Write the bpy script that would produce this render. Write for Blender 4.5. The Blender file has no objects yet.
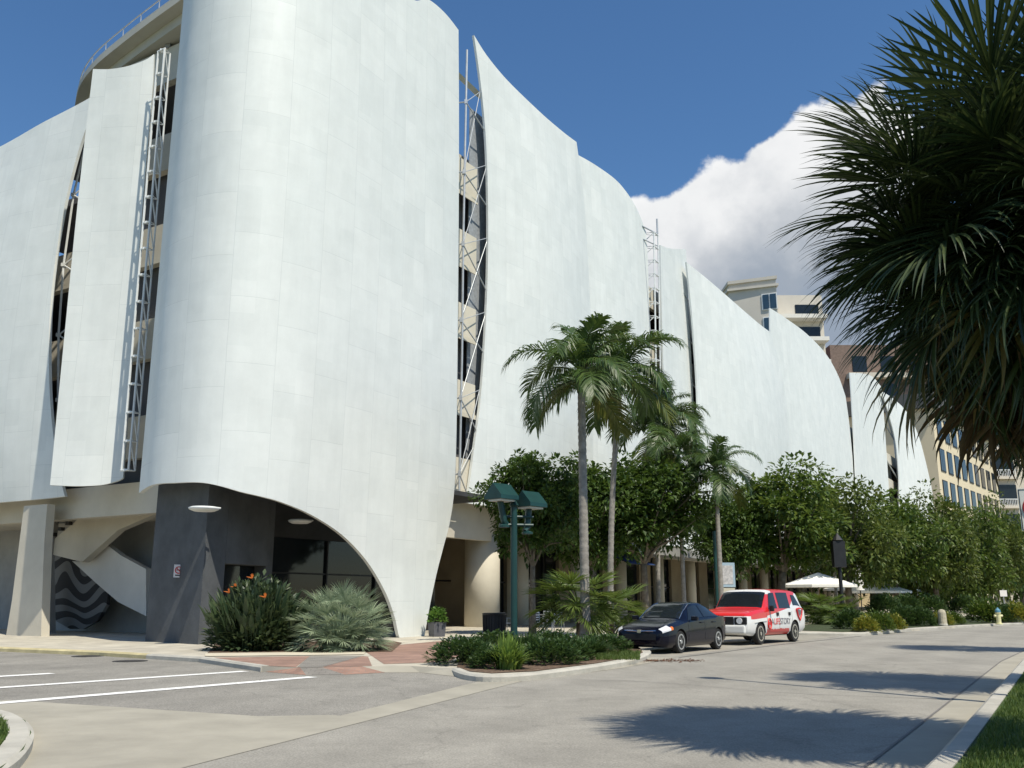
import bpy, bmesh, math, random
from mathutils import Vector, Matrix, noise
R = random.Random(7)
rad = math.radians
C = bpy.context.scene.collection
SC = bpy.context.scene

# ------------------------------------------------------------------ camera, world, sun, exposure
PITCH = rad(13.06); FPX = 931.0; EYE = 1.5
cam_d = bpy.data.cameras.new('camera'); cam = bpy.data.objects.new('camera', cam_d); C.objects.link(cam)
cam.location = (0, 0, EYE); cam.rotation_euler = (rad(90) + PITCH, 0, 0)
cam_d.sensor_width = 36.0; cam_d.lens = FPX / 1024 * 36.0; cam_d.clip_start = 0.1; cam_d.clip_end = 8000
SC.camera = cam
SUN_EL = rad(59.5); SUN_H = Vector((0.588, -0.809))
world = bpy.data.worlds.new('World'); SC.world = world; world.use_nodes = True
sun_d = bpy.data.lights.new('sun', 'SUN'); sun = bpy.data.objects.new('sun', sun_d); C.objects.link(sun)
sun_d.energy = 5.0; sun_d.angle = rad(0.5); sun_d.color = (1.0, 0.935, 0.80)
sdir = Vector((SUN_H.x * math.cos(SUN_EL), SUN_H.y * math.cos(SUN_EL), math.sin(SUN_EL)))
sun.rotation_euler = sdir.to_track_quat('Z', 'Y').to_euler(); sun.location = (20, -30, 60)
SC.view_settings.view_transform = 'Standard'; SC.view_settings.look = 'None'
SC.view_settings.exposure = 0.05; SC.view_settings.gamma = 1.0; SC.view_settings.use_curve_mapping = False
SC.cycles.max_bounces = 6; SC.cycles.transparent_max_bounces = 8

A = rad(31.5); SA, CA = math.sin(A), math.cos(A)
def ray(x, y):
    u = x - 512; v = 384 - y
    return Vector((u, FPX * math.cos(PITCH) - v * math.sin(PITCH), FPX * math.sin(PITCH) + v * math.cos(PITCH)))
def P(s, w, z=0.0): return Vector((s * SA - w * CA, s * CA + w * SA, z))     # street frame -> world
def SW(X, Y): return (X * SA + Y * CA, -X * CA + Y * SA)
def G(x, y, z=0.0):
    r = ray(x, y); t = (z - EYE) / r.z; return SW(r.x * t, r.y * t)
def onW(x, y, w):
    r = ray(x, y); s1, w1 = SW(r.x, r.y); t = w / w1; return (s1 * t, w, EYE + r.z * t)
def onS(x, y, s):
    r = ray(x, y); s1, w1 = SW(r.x, r.y); t = s / s1; return (s, w1 * t, EYE + r.z * t)
def onY(x, y, Y):
    r = ray(x, y); t = Y / r.y; return Vector((r.x * t, Y, EYE + r.z * t))
def onZ(x, y, z):
    r = ray(x, y); t = (z - EYE) / r.z; return SW(r.x * t, r.y * t)

# sky with a bank of cumulus, laid out by compass direction
def build_world():
    nt = world.node_tree; nt.nodes.clear(); N = nt.nodes.new; L = nt.links.new
    out = N('ShaderNodeOutputWorld'); bg = N('ShaderNodeBackground'); L(bg.outputs[0], out.inputs[0])
    sky = N('ShaderNodeTexSky'); sky.sky_type = 'NISHITA'; sky.sun_disc = False
    sky.sun_elevation = SUN_EL; sky.sun_rotation = math.atan2(SUN_H.x, SUN_H.y)
    sky.air_density = 1.0; sky.dust_density = 0.3; sky.ozone_density = 3.0
    bg.inputs[1].default_value = 0.10
    tc = N('ShaderNodeTexCoord')
    a, b = ray(618, 186).normalized(), ray(862, 58).normalized()
    n = b.cross(a).normalized()
    if n.dot(ray(760, 230).normalized()) < 0: n = -n
    def noise_n(scale, detail, rough, vec=None):
        t = N('ShaderNodeTexNoise'); t.inputs['Scale'].default_value = scale; t.inputs['Detail'].default_value = detail
        t.inputs['Roughness'].default_value = rough; L(vec or tc.outputs['Generated'], t.inputs['Vector']); return t.outputs['Fac']
    def M(op, x, y=None, z=None, clamp=False):
        m = N('ShaderNodeMath'); m.operation = op; m.use_clamp = clamp
        for i, v in enumerate((x, y, z)):
            if v is None: continue
            if isinstance(v, (int, float)): m.inputs[i].default_value = v
            else: L(v, m.inputs[i])
        return m.outputs[0]
    dp = N('ShaderNodeVectorMath'); dp.operation = 'DOT_PRODUCT'; L(tc.outputs['Generated'], dp.inputs[0]); dp.inputs[1].default_value = n
    d = dp.outputs['Value']
    vor = N('ShaderNodeTexVoronoi'); vor.feature = 'SMOOTH_F1'; vor.inputs['Scale'].default_value = 15; vor.inputs['Smoothness'].default_value = 0.35
    wob = N('ShaderNodeTexNoise'); wob.inputs['Scale'].default_value = 22; wob.inputs['Detail'].default_value = 4; L(tc.outputs['Generated'], wob.inputs['Vector'])
    mixv = N('ShaderNodeVectorMath'); mixv.operation = 'MULTIPLY_ADD'; L(wob.outputs['Color'], mixv.inputs[0]); mixv.inputs[1].default_value = (.05, .05, .05); L(tc.outputs['Generated'], mixv.inputs[2])
    L(mixv.outputs[0], vor.inputs['Vector'])
    n1 = noise_n(12, 11, 0.6)
    n2 = noise_n(5.5, 6, 0.55)
    puff = M('SUBTRACT', 0.5, vor.outputs['Distance'])
    e = M('ADD', d, M('MULTIPLY', M('SUBTRACT', n1, 0.5), 0.062))
    e = M('ADD', e, M('MULTIPLY', M('SUBTRACT', puff, 0.12), 0.06))
    e = M('ADD', e, 0.010)
    a2, b2 = ray(596, 202).normalized(), ray(704, 147).normalized(); m2 = b2.cross(a2).normalized()
    if m2.dot(ray(760, 230).normalized()) < 0: m2 = -m2
    dp2 = N('ShaderNodeVectorMath'); dp2.operation = 'DOT_PRODUCT'; L(tc.outputs['Generated'], dp2.inputs[0]); dp2.inputs[1].default_value = m2
    e2 = M('ADD', M('ADD', dp2.outputs['Value'], M('MULTIPLY', M('SUBTRACT', n1, 0.5), 0.055)), M('MULTIPLY', M('SUBTRACT', puff, 0.12), 0.055))
    e = M('MINIMUM', e, e2)
    a3, b3 = ray(884, 40).normalized(), ray(960, 330).normalized(); m3 = b3.cross(a3).normalized()
    if m3.dot(ray(760, 230).normalized()) < 0: m3 = -m3
    dp3 = N('ShaderNodeVectorMath'); dp3.operation = 'DOT_PRODUCT'; L(tc.outputs['Generated'], dp3.inputs[0]); dp3.inputs[1].default_value = m3
    e = M('MINIMUM', e, M('ADD', dp3.outputs['Value'], M('MULTIPLY', M('SUBTRACT', n1, 0.5), 0.08)))
    mask = N('ShaderNodeMapRange'); mask.interpolation_type = 'SMOOTHSTEP'; L(e, mask.inputs[0])
    mask.inputs[1].default_value = -0.001; mask.inputs[2].default_value = 0.008
    # keep the bank to the far side of the view
    side = N('ShaderNodeVectorMath'); side.operation = 'DOT_PRODUCT'; L(tc.outputs['Generated'], side.inputs[0]); side.inputs[1].default_value = Vector((0.35, 0.93, 0.1)).normalized()
    lim = N('ShaderNodeMapRange'); lim.interpolation_type = 'SMOOTHSTEP'; L(M('ADD', side.outputs['Value'], M('MULTIPLY', n2, 0.1)), lim.inputs[0]); lim.inputs[1].default_value = 0.62; lim.inputs[2].default_value = 0.75
    mk = M('MULTIPLY', mask.outputs[0], lim.outputs[0])
    deep = M('ADD', d, M('MULTIPLY', M('SUBTRACT', n2, 0.5), 0.14))
    deep = M('ADD', deep, M('MULTIPLY', M('SUBTRACT', n1, 0.5), -0.14)); deep = M('ADD', deep, M('MULTIPLY', M('SUBTRACT', puff, 0.2), -0.07))
    ramp = N('ShaderNodeValToRGB'); L(M('MULTIPLY', deep, 4.3, clamp=True), ramp.inputs[0])
    cr = ramp.color_ramp; cr.elements[0].position = 0.0; cr.elements[0].color = (9.8, 9.8, 9.8, 1)
    cr.elements[1].position = 1.0; cr.elements[1].color = (3.0, 3.6, 4.5, 1)
    q = cr.elements.new(0.3); q.color = (8.4, 8.5, 8.6, 1)
    q = cr.elements.new(0.55); q.color = (5.6, 5.9, 6.3, 1)
    q = cr.elements.new(0.8); q.color = (3.5, 4.0, 4.7, 1)
    hs = N('ShaderNodeHueSaturation'); hs.inputs['Saturation'].default_value = 1.18; hs.inputs['Value'].default_value = 1.28; L(sky.outputs[0], hs.inputs['Color'])
    mx = N('ShaderNodeMix'); mx.data_type = 'RGBA'; L(mk, mx.inputs[0]); L(hs.outputs[0], mx.inputs[6]); L(ramp.outputs[0], mx.inputs[7])
    L(mx.outputs[2], bg.inputs[0])
build_world()

# ------------------------------------------------------------------ materials
MATS = {}
def mat(name, col, rough=0.7, var=0.12, scale=3.0, bump=0.0, bscale=None, metal=0.0, spec=0.4, coat=0.0, col2=None, detail=5, streak=False):
    if name in MATS: return MATS[name]
    m = bpy.data.materials.new(name); m.use_nodes = True; nt = m.node_tree; b = nt.nodes['Principled BSDF']
    b.inputs['Roughness'].default_value = rough; b.inputs['Metallic'].default_value = metal
    b.inputs['Specular IOR Level'].default_value = spec; b.inputs['Coat Weight'].default_value = coat; b.inputs['Coat Roughness'].default_value = 0.04
    tc = nt.nodes.new('ShaderNodeTexCoord'); nz = nt.nodes.new('ShaderNodeTexNoise')
    nz.inputs['Scale'].default_value = scale; nz.inputs['Detail'].default_value = detail; nz.inputs['Roughness'].default_value = 0.6
    src = tc.outputs['Object']
    if streak:
        mp = nt.nodes.new('ShaderNodeMapping'); mp.inputs['Scale'].default_value = (1, 1, 0.12); nt.links.new(src, mp.inputs[0]); src = mp.outputs[0]
    nt.links.new(src, nz.inputs['Vector'])
    mr = nt.nodes.new('ShaderNodeMapRange'); mr.inputs[1].default_value = 0.3; mr.inputs[2].default_value = 0.7; nt.links.new(nz.outputs['Fac'], mr.inputs[0])
    mx = nt.nodes.new('ShaderNodeMix'); mx.data_type = 'RGBA'; nt.links.new(mr.outputs[0], mx.inputs[0])
    c1 = [max(0, c * (1 - var)) for c in col]; c2 = col2 or [min(1, c * (1 + var)) for c in col]
    mx.inputs[6].default_value = (*c1, 1); mx.inputs[7].default_value = (*c2, 1)
    nt.links.new(mx.outputs[2], b.inputs['Base Color'])
    if bump:
        nb = nt.nodes.new('ShaderNodeTexNoise'); nb.inputs['Scale'].default_value = bscale or scale * 8; nb.inputs['Detail'].default_value = 4
        nt.links.new(tc.outputs['Object'], nb.inputs['Vector'])
        bp = nt.nodes.new('ShaderNodeBump'); bp.inputs['Strength'].default_value = bump; bp.inputs['Distance'].default_value = 0.03
        nt.links.new(nb.outputs['Fac'], bp.inputs['Height']); nt.links.new(bp.outputs[0], b.inputs['Normal'])
    MATS[name] = m; return m

def leaf_mat(name, ca, cb, trans=0.3, rough=0.5, spec=0.35):
    if name in MATS: return MATS[name]
    m = bpy.data.materials.new(name); m.use_nodes = True; nt = m.node_tree; N = nt.nodes.new; L = nt.links.new
    b = nt.nodes['Principled BSDF']; b.inputs['Roughness'].default_value = rough; b.inputs['Specular IOR Level'].default_value = spec
    g = N('ShaderNodeNewGeometry'); mx = N('ShaderNodeMix'); mx.data_type = 'RGBA'
    L(g.outputs['Random Per Island'], mx.inputs[0]); mx.inputs[6].default_value = (*ca, 1); mx.inputs[7].default_value = (*cb, 1)
    L(mx.outputs[2], b.inputs['Base Color'])
    t = N('ShaderNodeBsdfTranslucent'); hs = N('ShaderNodeHueSaturation'); hs.inputs['Value'].default_value = 1.6; hs.inputs['Hue'].default_value = 0.485
    L(mx.outputs[2], hs.inputs['Color']); L(hs.outputs[0], t.inputs['Color'])
    ms = N('ShaderNodeMixShader'); ms.inputs[0].default_value = trans; L(b.outputs[0], ms.inputs[1]); L(t.outputs[0], ms.inputs[2])
    L(ms.outputs[0], nt.nodes['Material Output'].inputs[0]); MATS[name] = m; return m

def panel_mat():
    m = bpy.data.materials.new('white_metal_skin'); m.use_nodes = True; nt = m.node_tree; N = nt.nodes.new; L = nt.links.new
    b = nt.nodes['Principled BSDF']; b.inputs['Roughness'].default_value = 0.5; b.inputs['Specular IOR Level'].default_value = 0.3
    uv = N('ShaderNodeUVMap'); sep = N('ShaderNodeSeparateXYZ'); L(uv.outputs[0], sep.inputs[0])
    cmb = N('ShaderNodeCombineXYZ'); L(sep.outputs['Y'], cmb.inputs['X']); L(sep.outputs['X'], cmb.inputs['Y'])
    br = N('ShaderNodeTexBrick'); L(cmb.outputs[0], br.inputs['Vector']); br.offset = 0.37; br.offset_frequency = 2; br.squash = 1
    br.inputs['Scale'].default_value = 1.0; br.inputs['Brick Width'].default_value = 2.3; br.inputs['Row Height'].default_value = 1.55
    br.inputs['Mortar Size'].default_value = 0.012; br.inputs['Mortar Smooth'].default_value = 0.4; br.inputs['Bias'].default_value = 0.15
    br.inputs['Color1'].default_value = (.80, .82, .785, 1); br.inputs['Color2'].default_value = (.755, .78, .75, 1); br.inputs['Mortar'].default_value = (.685, .71, .685, 1)
    # sub-sheets
    b2 = N('ShaderNodeTexBrick'); L(cmb.outputs[0], b2.inputs['Vector']); b2.offset = 0.5
    b2.inputs['Scale'].default_value = 1.0; b2.inputs['Brick Width'].default_value = 1.15; b2.inputs['Row Height'].default_value = 0.775; b2.inputs['Mortar Size'].default_value = 0.0
    b2.inputs['Color1'].default_value = (1, 1, 1, 1); b2.inputs['Color2'].default_value = (.95, .955, .955, 1); b2.inputs['Mortar'].default_value = (.95, .95, .95, 1)
    mul = N('ShaderNodeMix'); mul.data_type = 'RGBA'; mul.blend_type = 'MULTIPLY'; mul.inputs[0].default_value = 1.0
    L(br.outputs['Color'], mul.inputs[6]); L(b2.outputs['Color'], mul.inputs[7])
    mp = N('ShaderNodeMapping'); mp.inputs['Scale'].default_value = (1.3, 0.18, 1); L(uv.outputs[0], mp.inputs[0])
    st = N('ShaderNodeTexNoise'); st.inputs['Scale'].default_value = 1.6; st.inputs['Detail'].default_value = 7; st.inputs['Roughness'].default_value = .65; L(mp.outputs[0], st.inputs['Vector'])
    mr = N('ShaderNodeMapRange'); mr.inputs[1].default_value = 0.3; mr.inputs[2].default_value = 0.7; mr.inputs[3].default_value = 0.95; mr.inputs[4].default_value = 1.02; L(st.outputs['Fac'], mr.inputs[0])
    m2 = N('ShaderNodeMix'); m2.data_type = 'RGBA'; m2.blend_type = 'MULTIPLY'; m2.inputs[0].default_value = 1.0; L(mul.outputs[2], m2.inputs[6]); L(mr.outputs[0], m2.inputs[7])
    n3 = N('ShaderNodeTexNoise'); n3.inputs['Scale'].default_value = 0.8; n3.inputs['Detail'].default_value = 6; n3.inputs['Roughness'].default_value = .7; L(uv.outputs[0], n3.inputs['Vector'])
    mr3 = N('ShaderNodeMapRange'); mr3.inputs[1].default_value = 0.35; mr3.inputs[2].default_value = 0.65; mr3.inputs[3].default_value = 0.955; mr3.inputs[4].default_value = 1.02; L(n3.outputs['Fac'], mr3.inputs[0])
    m3 = N('ShaderNodeMix'); m3.data_type = 'RGBA'; m3.blend_type = 'MULTIPLY'; m3.inputs[0].default_value = 1.0; L(m2.outputs[2], m3.inputs[6]); L(mr3.outputs[0], m3.inputs[7])
    L(m3.outputs[2], b.inputs['Base Color'])
    bn = N('ShaderNodeTexNoise'); bn.inputs['Scale'].default_value = 0.55; bn.inputs['Detail'].default_value = 2; L(uv.outputs[0], bn.inputs['Vector'])
    ad = N('ShaderNodeMath'); ad.operation = 'MULTIPLY_ADD'; L(br.outputs['Fac'], ad.inputs[0]); ad.inputs[1].default_value = -0.25; L(bn.outputs['Fac'], ad.inputs[2])
    bp = N('ShaderNodeBump'); bp.inputs['Strength'].default_value = 0.22; bp.inputs['Distance'].default_value = 0.10; L(ad.outputs[0], bp.inputs['Height']); L(bp.outputs[0], b.inputs['Normal'])
    MATS['white_metal_skin'] = m; return m

def brick_mat(name, c1, c2, mort, bw=0.22, rh=0.11):
    m = bpy.data.materials.new(name); m.use_nodes = True; nt = m.node_tree; N = nt.nodes.new; L = nt.links.new
    b = nt.nodes['Principled BSDF']; b.inputs['Roughness'].default_value = 0.85
    tc = N('ShaderNodeTexCoord'); br = N('ShaderNodeTexBrick'); L(tc.outputs['Object'], br.inputs['Vector'])
    br.inputs['Scale'].default_value = 1; br.inputs['Brick Width'].default_value = bw; br.inputs['Row Height'].default_value = rh; br.inputs['Mortar Size'].default_value = 0.008
    br.inputs['Color1'].default_value = (*c1, 1); br.inputs['Color2'].default_value = (*c2, 1); br.inputs['Mortar'].default_value = (*mort, 1)
    nz = N('ShaderNodeTexNoise'); nz.inputs['Scale'].default_value = 1.4; nz.inputs['Detail'].default_value = 6; L(tc.outputs['Object'], nz.inputs['Vector'])
    mr = N('ShaderNodeMapRange'); mr.inputs[1].default_value = .3; mr.inputs[2].default_value = .7; mr.inputs[3].default_value = .78; mr.inputs[4].default_value = 1.15; L(nz.outputs['Fac'], mr.inputs[0])
    mx = N('ShaderNodeMix'); mx.data_type = 'RGBA'; mx.blend_type = 'MULTIPLY'; mx.inputs[0].default_value = 1; L(br.outputs['Color'], mx.inputs[6]); L(mr.outputs[0], mx.inputs[7])
    L(mx.outputs[2], b.inputs['Base Color']); return m

def road_mat(name, base, speck=0.25, patch=0.14):
    m = bpy.data.materials.new(name); m.use_nodes = True; nt = m.node_tree; N = nt.nodes.new; L = nt.links.new
    b = nt.nodes['Principled BSDF']; b.inputs['Roughness'].default_value = 0.9; b.inputs['Specular IOR Level'].default_value = 0.25
    tc = N('ShaderNodeTexCoord')
    def nz(sc, det, lo, hi, a, c, vec=tc.outputs['Object']):
        n = N('ShaderNodeTexNoise'); n.inputs['Scale'].default_value = sc; n.inputs['Detail'].default_value = det; n.inputs['Roughness'].default_value = .65; L(vec, n.inputs['Vector'])
        r = N('ShaderNodeMapRange'); r.inputs[1].default_value = lo; r.inputs[2].default_value = hi; r.inputs[3].default_value = a; r.inputs[4].default_value = c; L(n.outputs['Fac'], r.inputs[0]); return r.outputs[0]
    mp = N('ShaderNodeMapping'); mp.inputs['Rotation'].default_value = (0, 0, A); mp.inputs['Scale'].default_value = (1.0, 0.06, 1); L(tc.outputs['Object'], mp.inputs[0])
    vals = [nz(0.35, 6, .3, .7, 1 - patch, 1 + patch), nz(45, 3, .35, .65, 1 - speck, 1 + speck), nz(2.2, 4, .35, .65, .94, 1.05), nz(1.1, 5, .3, .7, .92, 1.06, mp.outputs[0])]
    cur = None
    for v in vals:
        if cur is None: cur = v; continue
        k = N('ShaderNodeMath'); k.operation = 'MULTIPLY'; L(cur, k.inputs[0]); L(v, k.inputs[1]); cur = k.outputs[0]
    # hairline cracks
    vo = N('ShaderNodeTexVoronoi'); vo.feature = 'DISTANCE_TO_EDGE'; vo.inputs['Scale'].default_value = 0.22
    wn = N('ShaderNodeTexNoise'); wn.inputs['Scale'].default_value = 1.5; wn.inputs['Detail'].default_value = 5; L(tc.outputs['Object'], wn.inputs['Vector'])
    wv = N('ShaderNodeVectorMath'); wv.operation = 'MULTIPLY_ADD'; L(wn.outputs['Color'], wv.inputs[0]); wv.inputs[1].default_value = (1.2, 1.2, 0); L(tc.outputs['Object'], wv.inputs[2]); L(wv.outputs[0], vo.inputs['Vector'])
    cm = N('ShaderNodeMapRange'); cm.inputs[1].default_value = 0.001; cm.inputs[2].default_value = 0.006; cm.inputs[3].default_value = 0.85; cm.inputs[4].default_value = 1; L(vo.outputs['Distance'], cm.inputs[0])
    k = N('ShaderNodeMath'); k.operation = 'MULTIPLY'; L(cur, k.inputs[0]); L(cm.outputs[0], k.inputs[1]); cur = k.outputs[0]
    # polished wheel tracks along the street, oil drips and repair blotches
    wd_ = N('ShaderNodeVectorMath'); wd_.operation = 'DOT_PRODUCT'; L(tc.outputs['Object'], wd_.inputs[0]); wd_.inputs[1].default_value = (-CA, SA, 0)
    def m_(op, a, b_): 
        q = N('ShaderNodeMath'); q.operation = op
        for i, v in enumerate((a, b_)):
            if isinstance(v, (int, float)): q.inputs[i].default_value = v
            elif v is not None: L(v, q.inputs[i])
        return q.outputs[0]
    tr = m_('MULTIPLY', m_('COSINE', m_('MULTIPLY', m_('SUBTRACT', wd_.outputs['Value'], 3.1), 3.7), None), .035)
    cur = m_('MULTIPLY', cur, m_('SUBTRACT', 1.0, tr))
    cur = m_('MULTIPLY', cur, nz(1.3, 8, .60, .68, 1.0, .86)); cur = m_('MULTIPLY', cur, nz(5.0, 4, .66, .72, 1.0, .74)); cur = m_('MULTIPLY', cur, nz(0.16, 2, .56, .575, 1.0, .93))
    mx = N('ShaderNodeMix'); mx.data_type = 'RGBA'; mx.blend_type = 'MULTIPLY'; mx.inputs[0].default_value = 1; mx.inputs[6].default_value = (*base, 1); L(cur, mx.inputs[7])
    L(mx.outputs[2], b.inputs['Base Color'])
    bn = N('ShaderNodeTexNoise'); bn.inputs['Scale'].default_value = 60; L(tc.outputs['Object'], bn.inputs['Vector'])
    bp = N('ShaderNodeBump'); bp.inputs['Strength'].default_value = .3; bp.inputs['Distance'].default_value = .01; L(bn.outputs['Fac'], bp.inputs['Height']); L(bp.outputs[0], b.inputs['Normal'])
    return m

def glass_mat(name, col=(0.012, 0.016, 0.02), rough=0.06, spec=0.6):
    return mat(name, col, rough=rough, var=0.2, scale=0.7, spec=spec)

SKIN = panel_mat()
CONC = mat('beige_concrete', (.56, .52, .43), .85, .1, .6, .15, 9)
GREYC = mat('grey_concrete', (.30, .30, .29), .85, .14, .9, .2, 9)
LOBBY = mat('dark_grey_stucco', (.088, .094, .10), .85, .22, 1.3, .2, 14)
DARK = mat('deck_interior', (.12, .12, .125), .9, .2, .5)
STEEL = mat('galvanised_steel', (.48, .50, .51), .45, .12, 4, metal=.35)
WSTEEL = mat('white_steel', (.72, .74, .73), .5, .06, 4)
GLASS = glass_mat('dark_glass', spec=.4)
TEAL = mat('teal_enamel', (.006, .042, .039), .45, .2, 3, spec=.5)
BLACKM = mat('black_metal', (.018, .018, .02), .5, .3, 3)

# ------------------------------------------------------------------ mesh helpers
class MB:
    def __init__(s): s.v = []; s.f = []; s.uv = []; s.mi = []; s.cur = 0; s.m = 0; s.hasuv = False
    def add(s, vs, fs, uvs=None):
        o = len(s.v); s.v.extend([tuple(v) for v in vs])
        if uvs: s.hasuv = True
        s.uv.extend(uvs if uvs else [(0, 0)] * len(vs))
        for f in fs: s.f.append(tuple(i + o for i in f)); s.mi.append(s.m)
    def box(s, c, d, M=None):
        x, y, z = (k / 2 for k in d); vs = [Vector((a, b, e)) for a in (-x, x) for b in (-y, y) for e in (-z, z)]
        vs = [(M @ v if M else v) + Vector(c) for v in vs]
        s.add(vs, [(0, 1, 3, 2), (4, 6, 7, 5), (0, 4, 5, 1), (2, 3, 7, 6), (0, 2, 6, 4), (1, 5, 7, 3)])
    def sbox(s, s0, s1, w0, w1, z0, z1):           # box in the street frame
        vs = [P(a, b, e) for a in (s0, s1) for b in (w0, w1) for e in (z0, z1)]
        s.add(vs, [(0, 2, 3, 1), (4, 5, 7, 6), (0, 1, 5, 4), (2, 6, 7, 3), (0, 4, 6, 2), (1, 3, 7, 5)])
    def prism(s, pts, z0, z1):                     # plan polygon, ccw or cw
        n = len(pts); a = [Vector((p[0], p[1], z0)) for p in pts]; b = [Vector((p[0], p[1], z1)) for p in pts]
        ar = sum(pts[i][0] * pts[(i + 1) % n][1] - pts[(i + 1) % n][0] * pts[i][1] for i in range(n))
        fs = [tuple(range(n - 1, -1, -1)), tuple(range(n, 2 * n))] + [(i, (i + 1) % n, n + (i + 1) % n, n + i) for i in range(n)]
        if ar < 0: fs = [tuple(reversed(f)) for f in fs]
        s.add(a + b, fs)
    def slab(s, pts, depth):                       # 3d planar polygon extruded along vector depth
        n = len(pts); a = [Vector(p) for p in pts]; b = [p + Vector(depth) for p in a]
        s.add(a + b, [tuple(range(n)), tuple(range(2 * n - 1, n - 1, -1))] + [((i + 1) % n, i, n + i, n + (i + 1) % n) for i in range(n)])
    def tube(s, pts, r, n=8, cap=True):
        pts = [Vector(p) for p in pts]; k = len(pts); rs = r if isinstance(r, (list, tuple)) else [r] * k
        vs = []; ref = None
        for i in range(k):
            t = (pts[min(i + 1, k - 1)] - pts[max(i - 1, 0)]).normalized()
            if ref is None:
                ref = Vector((0, 0, 1)) if abs(t.z) < .9 else Vector((1, 0, 0))
                ref = (ref - t * ref.dot(t)).normalized()
            else: ref = (ref - t * ref.dot(t)).normalized()
            b = t.cross(ref)
            for j in range(n):
                a = 2 * math.pi * j / n; vs.append(pts[i] + (ref * math.cos(a) + b * math.sin(a)) * rs[i])
        fs = [(i * n + j, i * n + (j + 1) % n, (i + 1) * n + (j + 1) % n, (i + 1) * n + j) for i in range(k - 1) for j in range(n)]
        if cap: fs += [tuple(range(n - 1, -1, -1)), tuple(range((k - 1) * n, k * n))]
        s.add(vs, fs)
    def lathe(s, prof, n=20, c=(0, 0, 0), axis='Z', cap=True):
        vs = []; k = len(prof); c = Vector(c)
        for r, h in prof:
            for j in range(n):
                a = 2 * math.pi * j / n; x, y = r * math.cos(a), r * math.sin(a)
                vs.append(c + (Vector((x, y, h)) if axis == 'Z' else Vector((x, h, -y)) if axis == 'Y' else Vector((h, x, y))))
        fs = [(i * n + j, i * n + (j + 1) % n, (i + 1) * n + (j + 1) % n, (i + 1) * n + j) for i in range(k - 1) for j in range(n)]
        if cap: fs += [tuple(range(n - 1, -1, -1)), tuple(range((k - 1) * n, k * n))]
        s.add(vs, fs)
    def grid(s, fn, nu, nv, uvfn=None):
        vs = []; uvs = []
        for j in range(nv + 1):
            for i in range(nu + 1):
                vs.append(fn(i / nu, j / nv))
                if uvfn: uvs.append(uvfn(i / nu, j / nv))
        s.add(vs, [(j * (nu + 1) + i, j * (nu + 1) + i + 1, (j + 1) * (nu + 1) + i + 1, (j + 1) * (nu + 1) + i) for j in range(nv) for i in range(nu)], uvs or None)
    def mesh(s, name, mats, smooth=False, fix=False):
        me = bpy.data.meshes.new(name); me.from_pydata(s.v, [], s.f)
        for m in (mats if isinstance(mats, (list, tuple)) else [mats]): me.materials.append(m)
        if any(s.mi): me.polygons.foreach_set('material_index', s.mi)
        if s.hasuv:
            ul = me.uv_layers.new(name='UVMap'); li = [0] * len(me.loops); me.loops.foreach_get('vertex_index', li)
            flat = [c for i in li for c in s.uv[i]]; ul.data.foreach_set('uv', flat)
        if smooth: me.polygons.foreach_set('use_smooth', [True] * len(me.polygons))
        if fix:
            bm = bmesh.new(); bm.from_mesh(me); bmesh.ops.recalc_face_normals(bm, faces=bm.faces); bm.to_mesh(me); bm.free()
        me.update(); return me
    def build(s, name, mats, parent=None, smooth=False, fix=False, bevel=0):
        me = s.mesh(name, mats, smooth, fix)
        if bevel:
            bm = bmesh.new(); bm.from_mesh(me); bmesh.ops.remove_doubles(bm, verts=bm.verts, dist=1e-5)
            bmesh.ops.bevel(bm, geom=list(bm.edges), offset=bevel, segments=2, affect='EDGES', profile=.6, clamp_overlap=True); bm.to_mesh(me); bm.free()
        return link(name, me, parent)
def link(name, me, parent=None):
    o = bpy.data.objects.new(name, me); C.objects.link(o)
    if parent: o.parent = parent
    return o
def tag(o, label, cat, group=None):
    o['label'] = label; o['category'] = cat
    if group: o['group'] = group
    return o
def thing(name, label, cat, loc=(0, 0, 0), rz=0, group=None):
    o = bpy.data.objects.new(name, None); C.objects.link(o); o.location = loc; o.rotation_euler = (0, 0, rz)
    o.empty_display_size = .2
    return tag(o, label, cat, group)
def struct(o, kind='structure'): o['kind'] = kind; return o
def dup(root, loc, rz=0, scale=1, label=None, group=None):
    r = root.copy(); C.objects.link(r); r.location = loc; r.rotation_euler = (0, 0, rz); r.scale = (scale,) * 3
    if label: r['label'] = label
    if group: r['group'] = group
    for ch in list(root.children):
        c = ch.copy(); C.objects.link(c); c.parent = r
        for g in list(ch.children):
            d = g.copy(); C.objects.link(d); d.parent = c
    return r
def lerp(a, b, t): return a + (b - a) * t
def catmull(pts, n):
    out = []; k = len(pts)
    for i in range(k - 1):
        p0, p1, p2, p3 = pts[max(i - 1, 0)], pts[i], pts[i + 1], pts[min(i + 2, k - 1)]
        for j in range(n):
            t = j / n
            out.append(tuple(.5 * (2 * b + (c - a) * t + (2 * a - 5 * b + 4 * c - d) * t * t + (3 * b - a - 3 * c + d) * t ** 3) for a, b, c, d in zip(p0, p1, p2, p3)))
    out.append(tuple(pts[-1])); return out
def text_mesh(body, size, extrude, material, name):
    cu = bpy.data.curves.new(name, 'FONT'); cu.body = body; cu.size = size; cu.extrude = extrude; cu.align_x = 'CENTER'; cu.align_y = 'CENTER'
    o = bpy.data.objects.new(name, cu); C.objects.link(o); bpy.context.view_layer.update()
    me = bpy.data.meshes.new_from_object(o.evaluated_get(bpy.context.evaluated_depsgraph_get())); bpy.data.objects.remove(o); bpy.data.curves.remove(cu)
    me.name = name; me.materials.clear(); me.materials.append(material); return me

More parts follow.
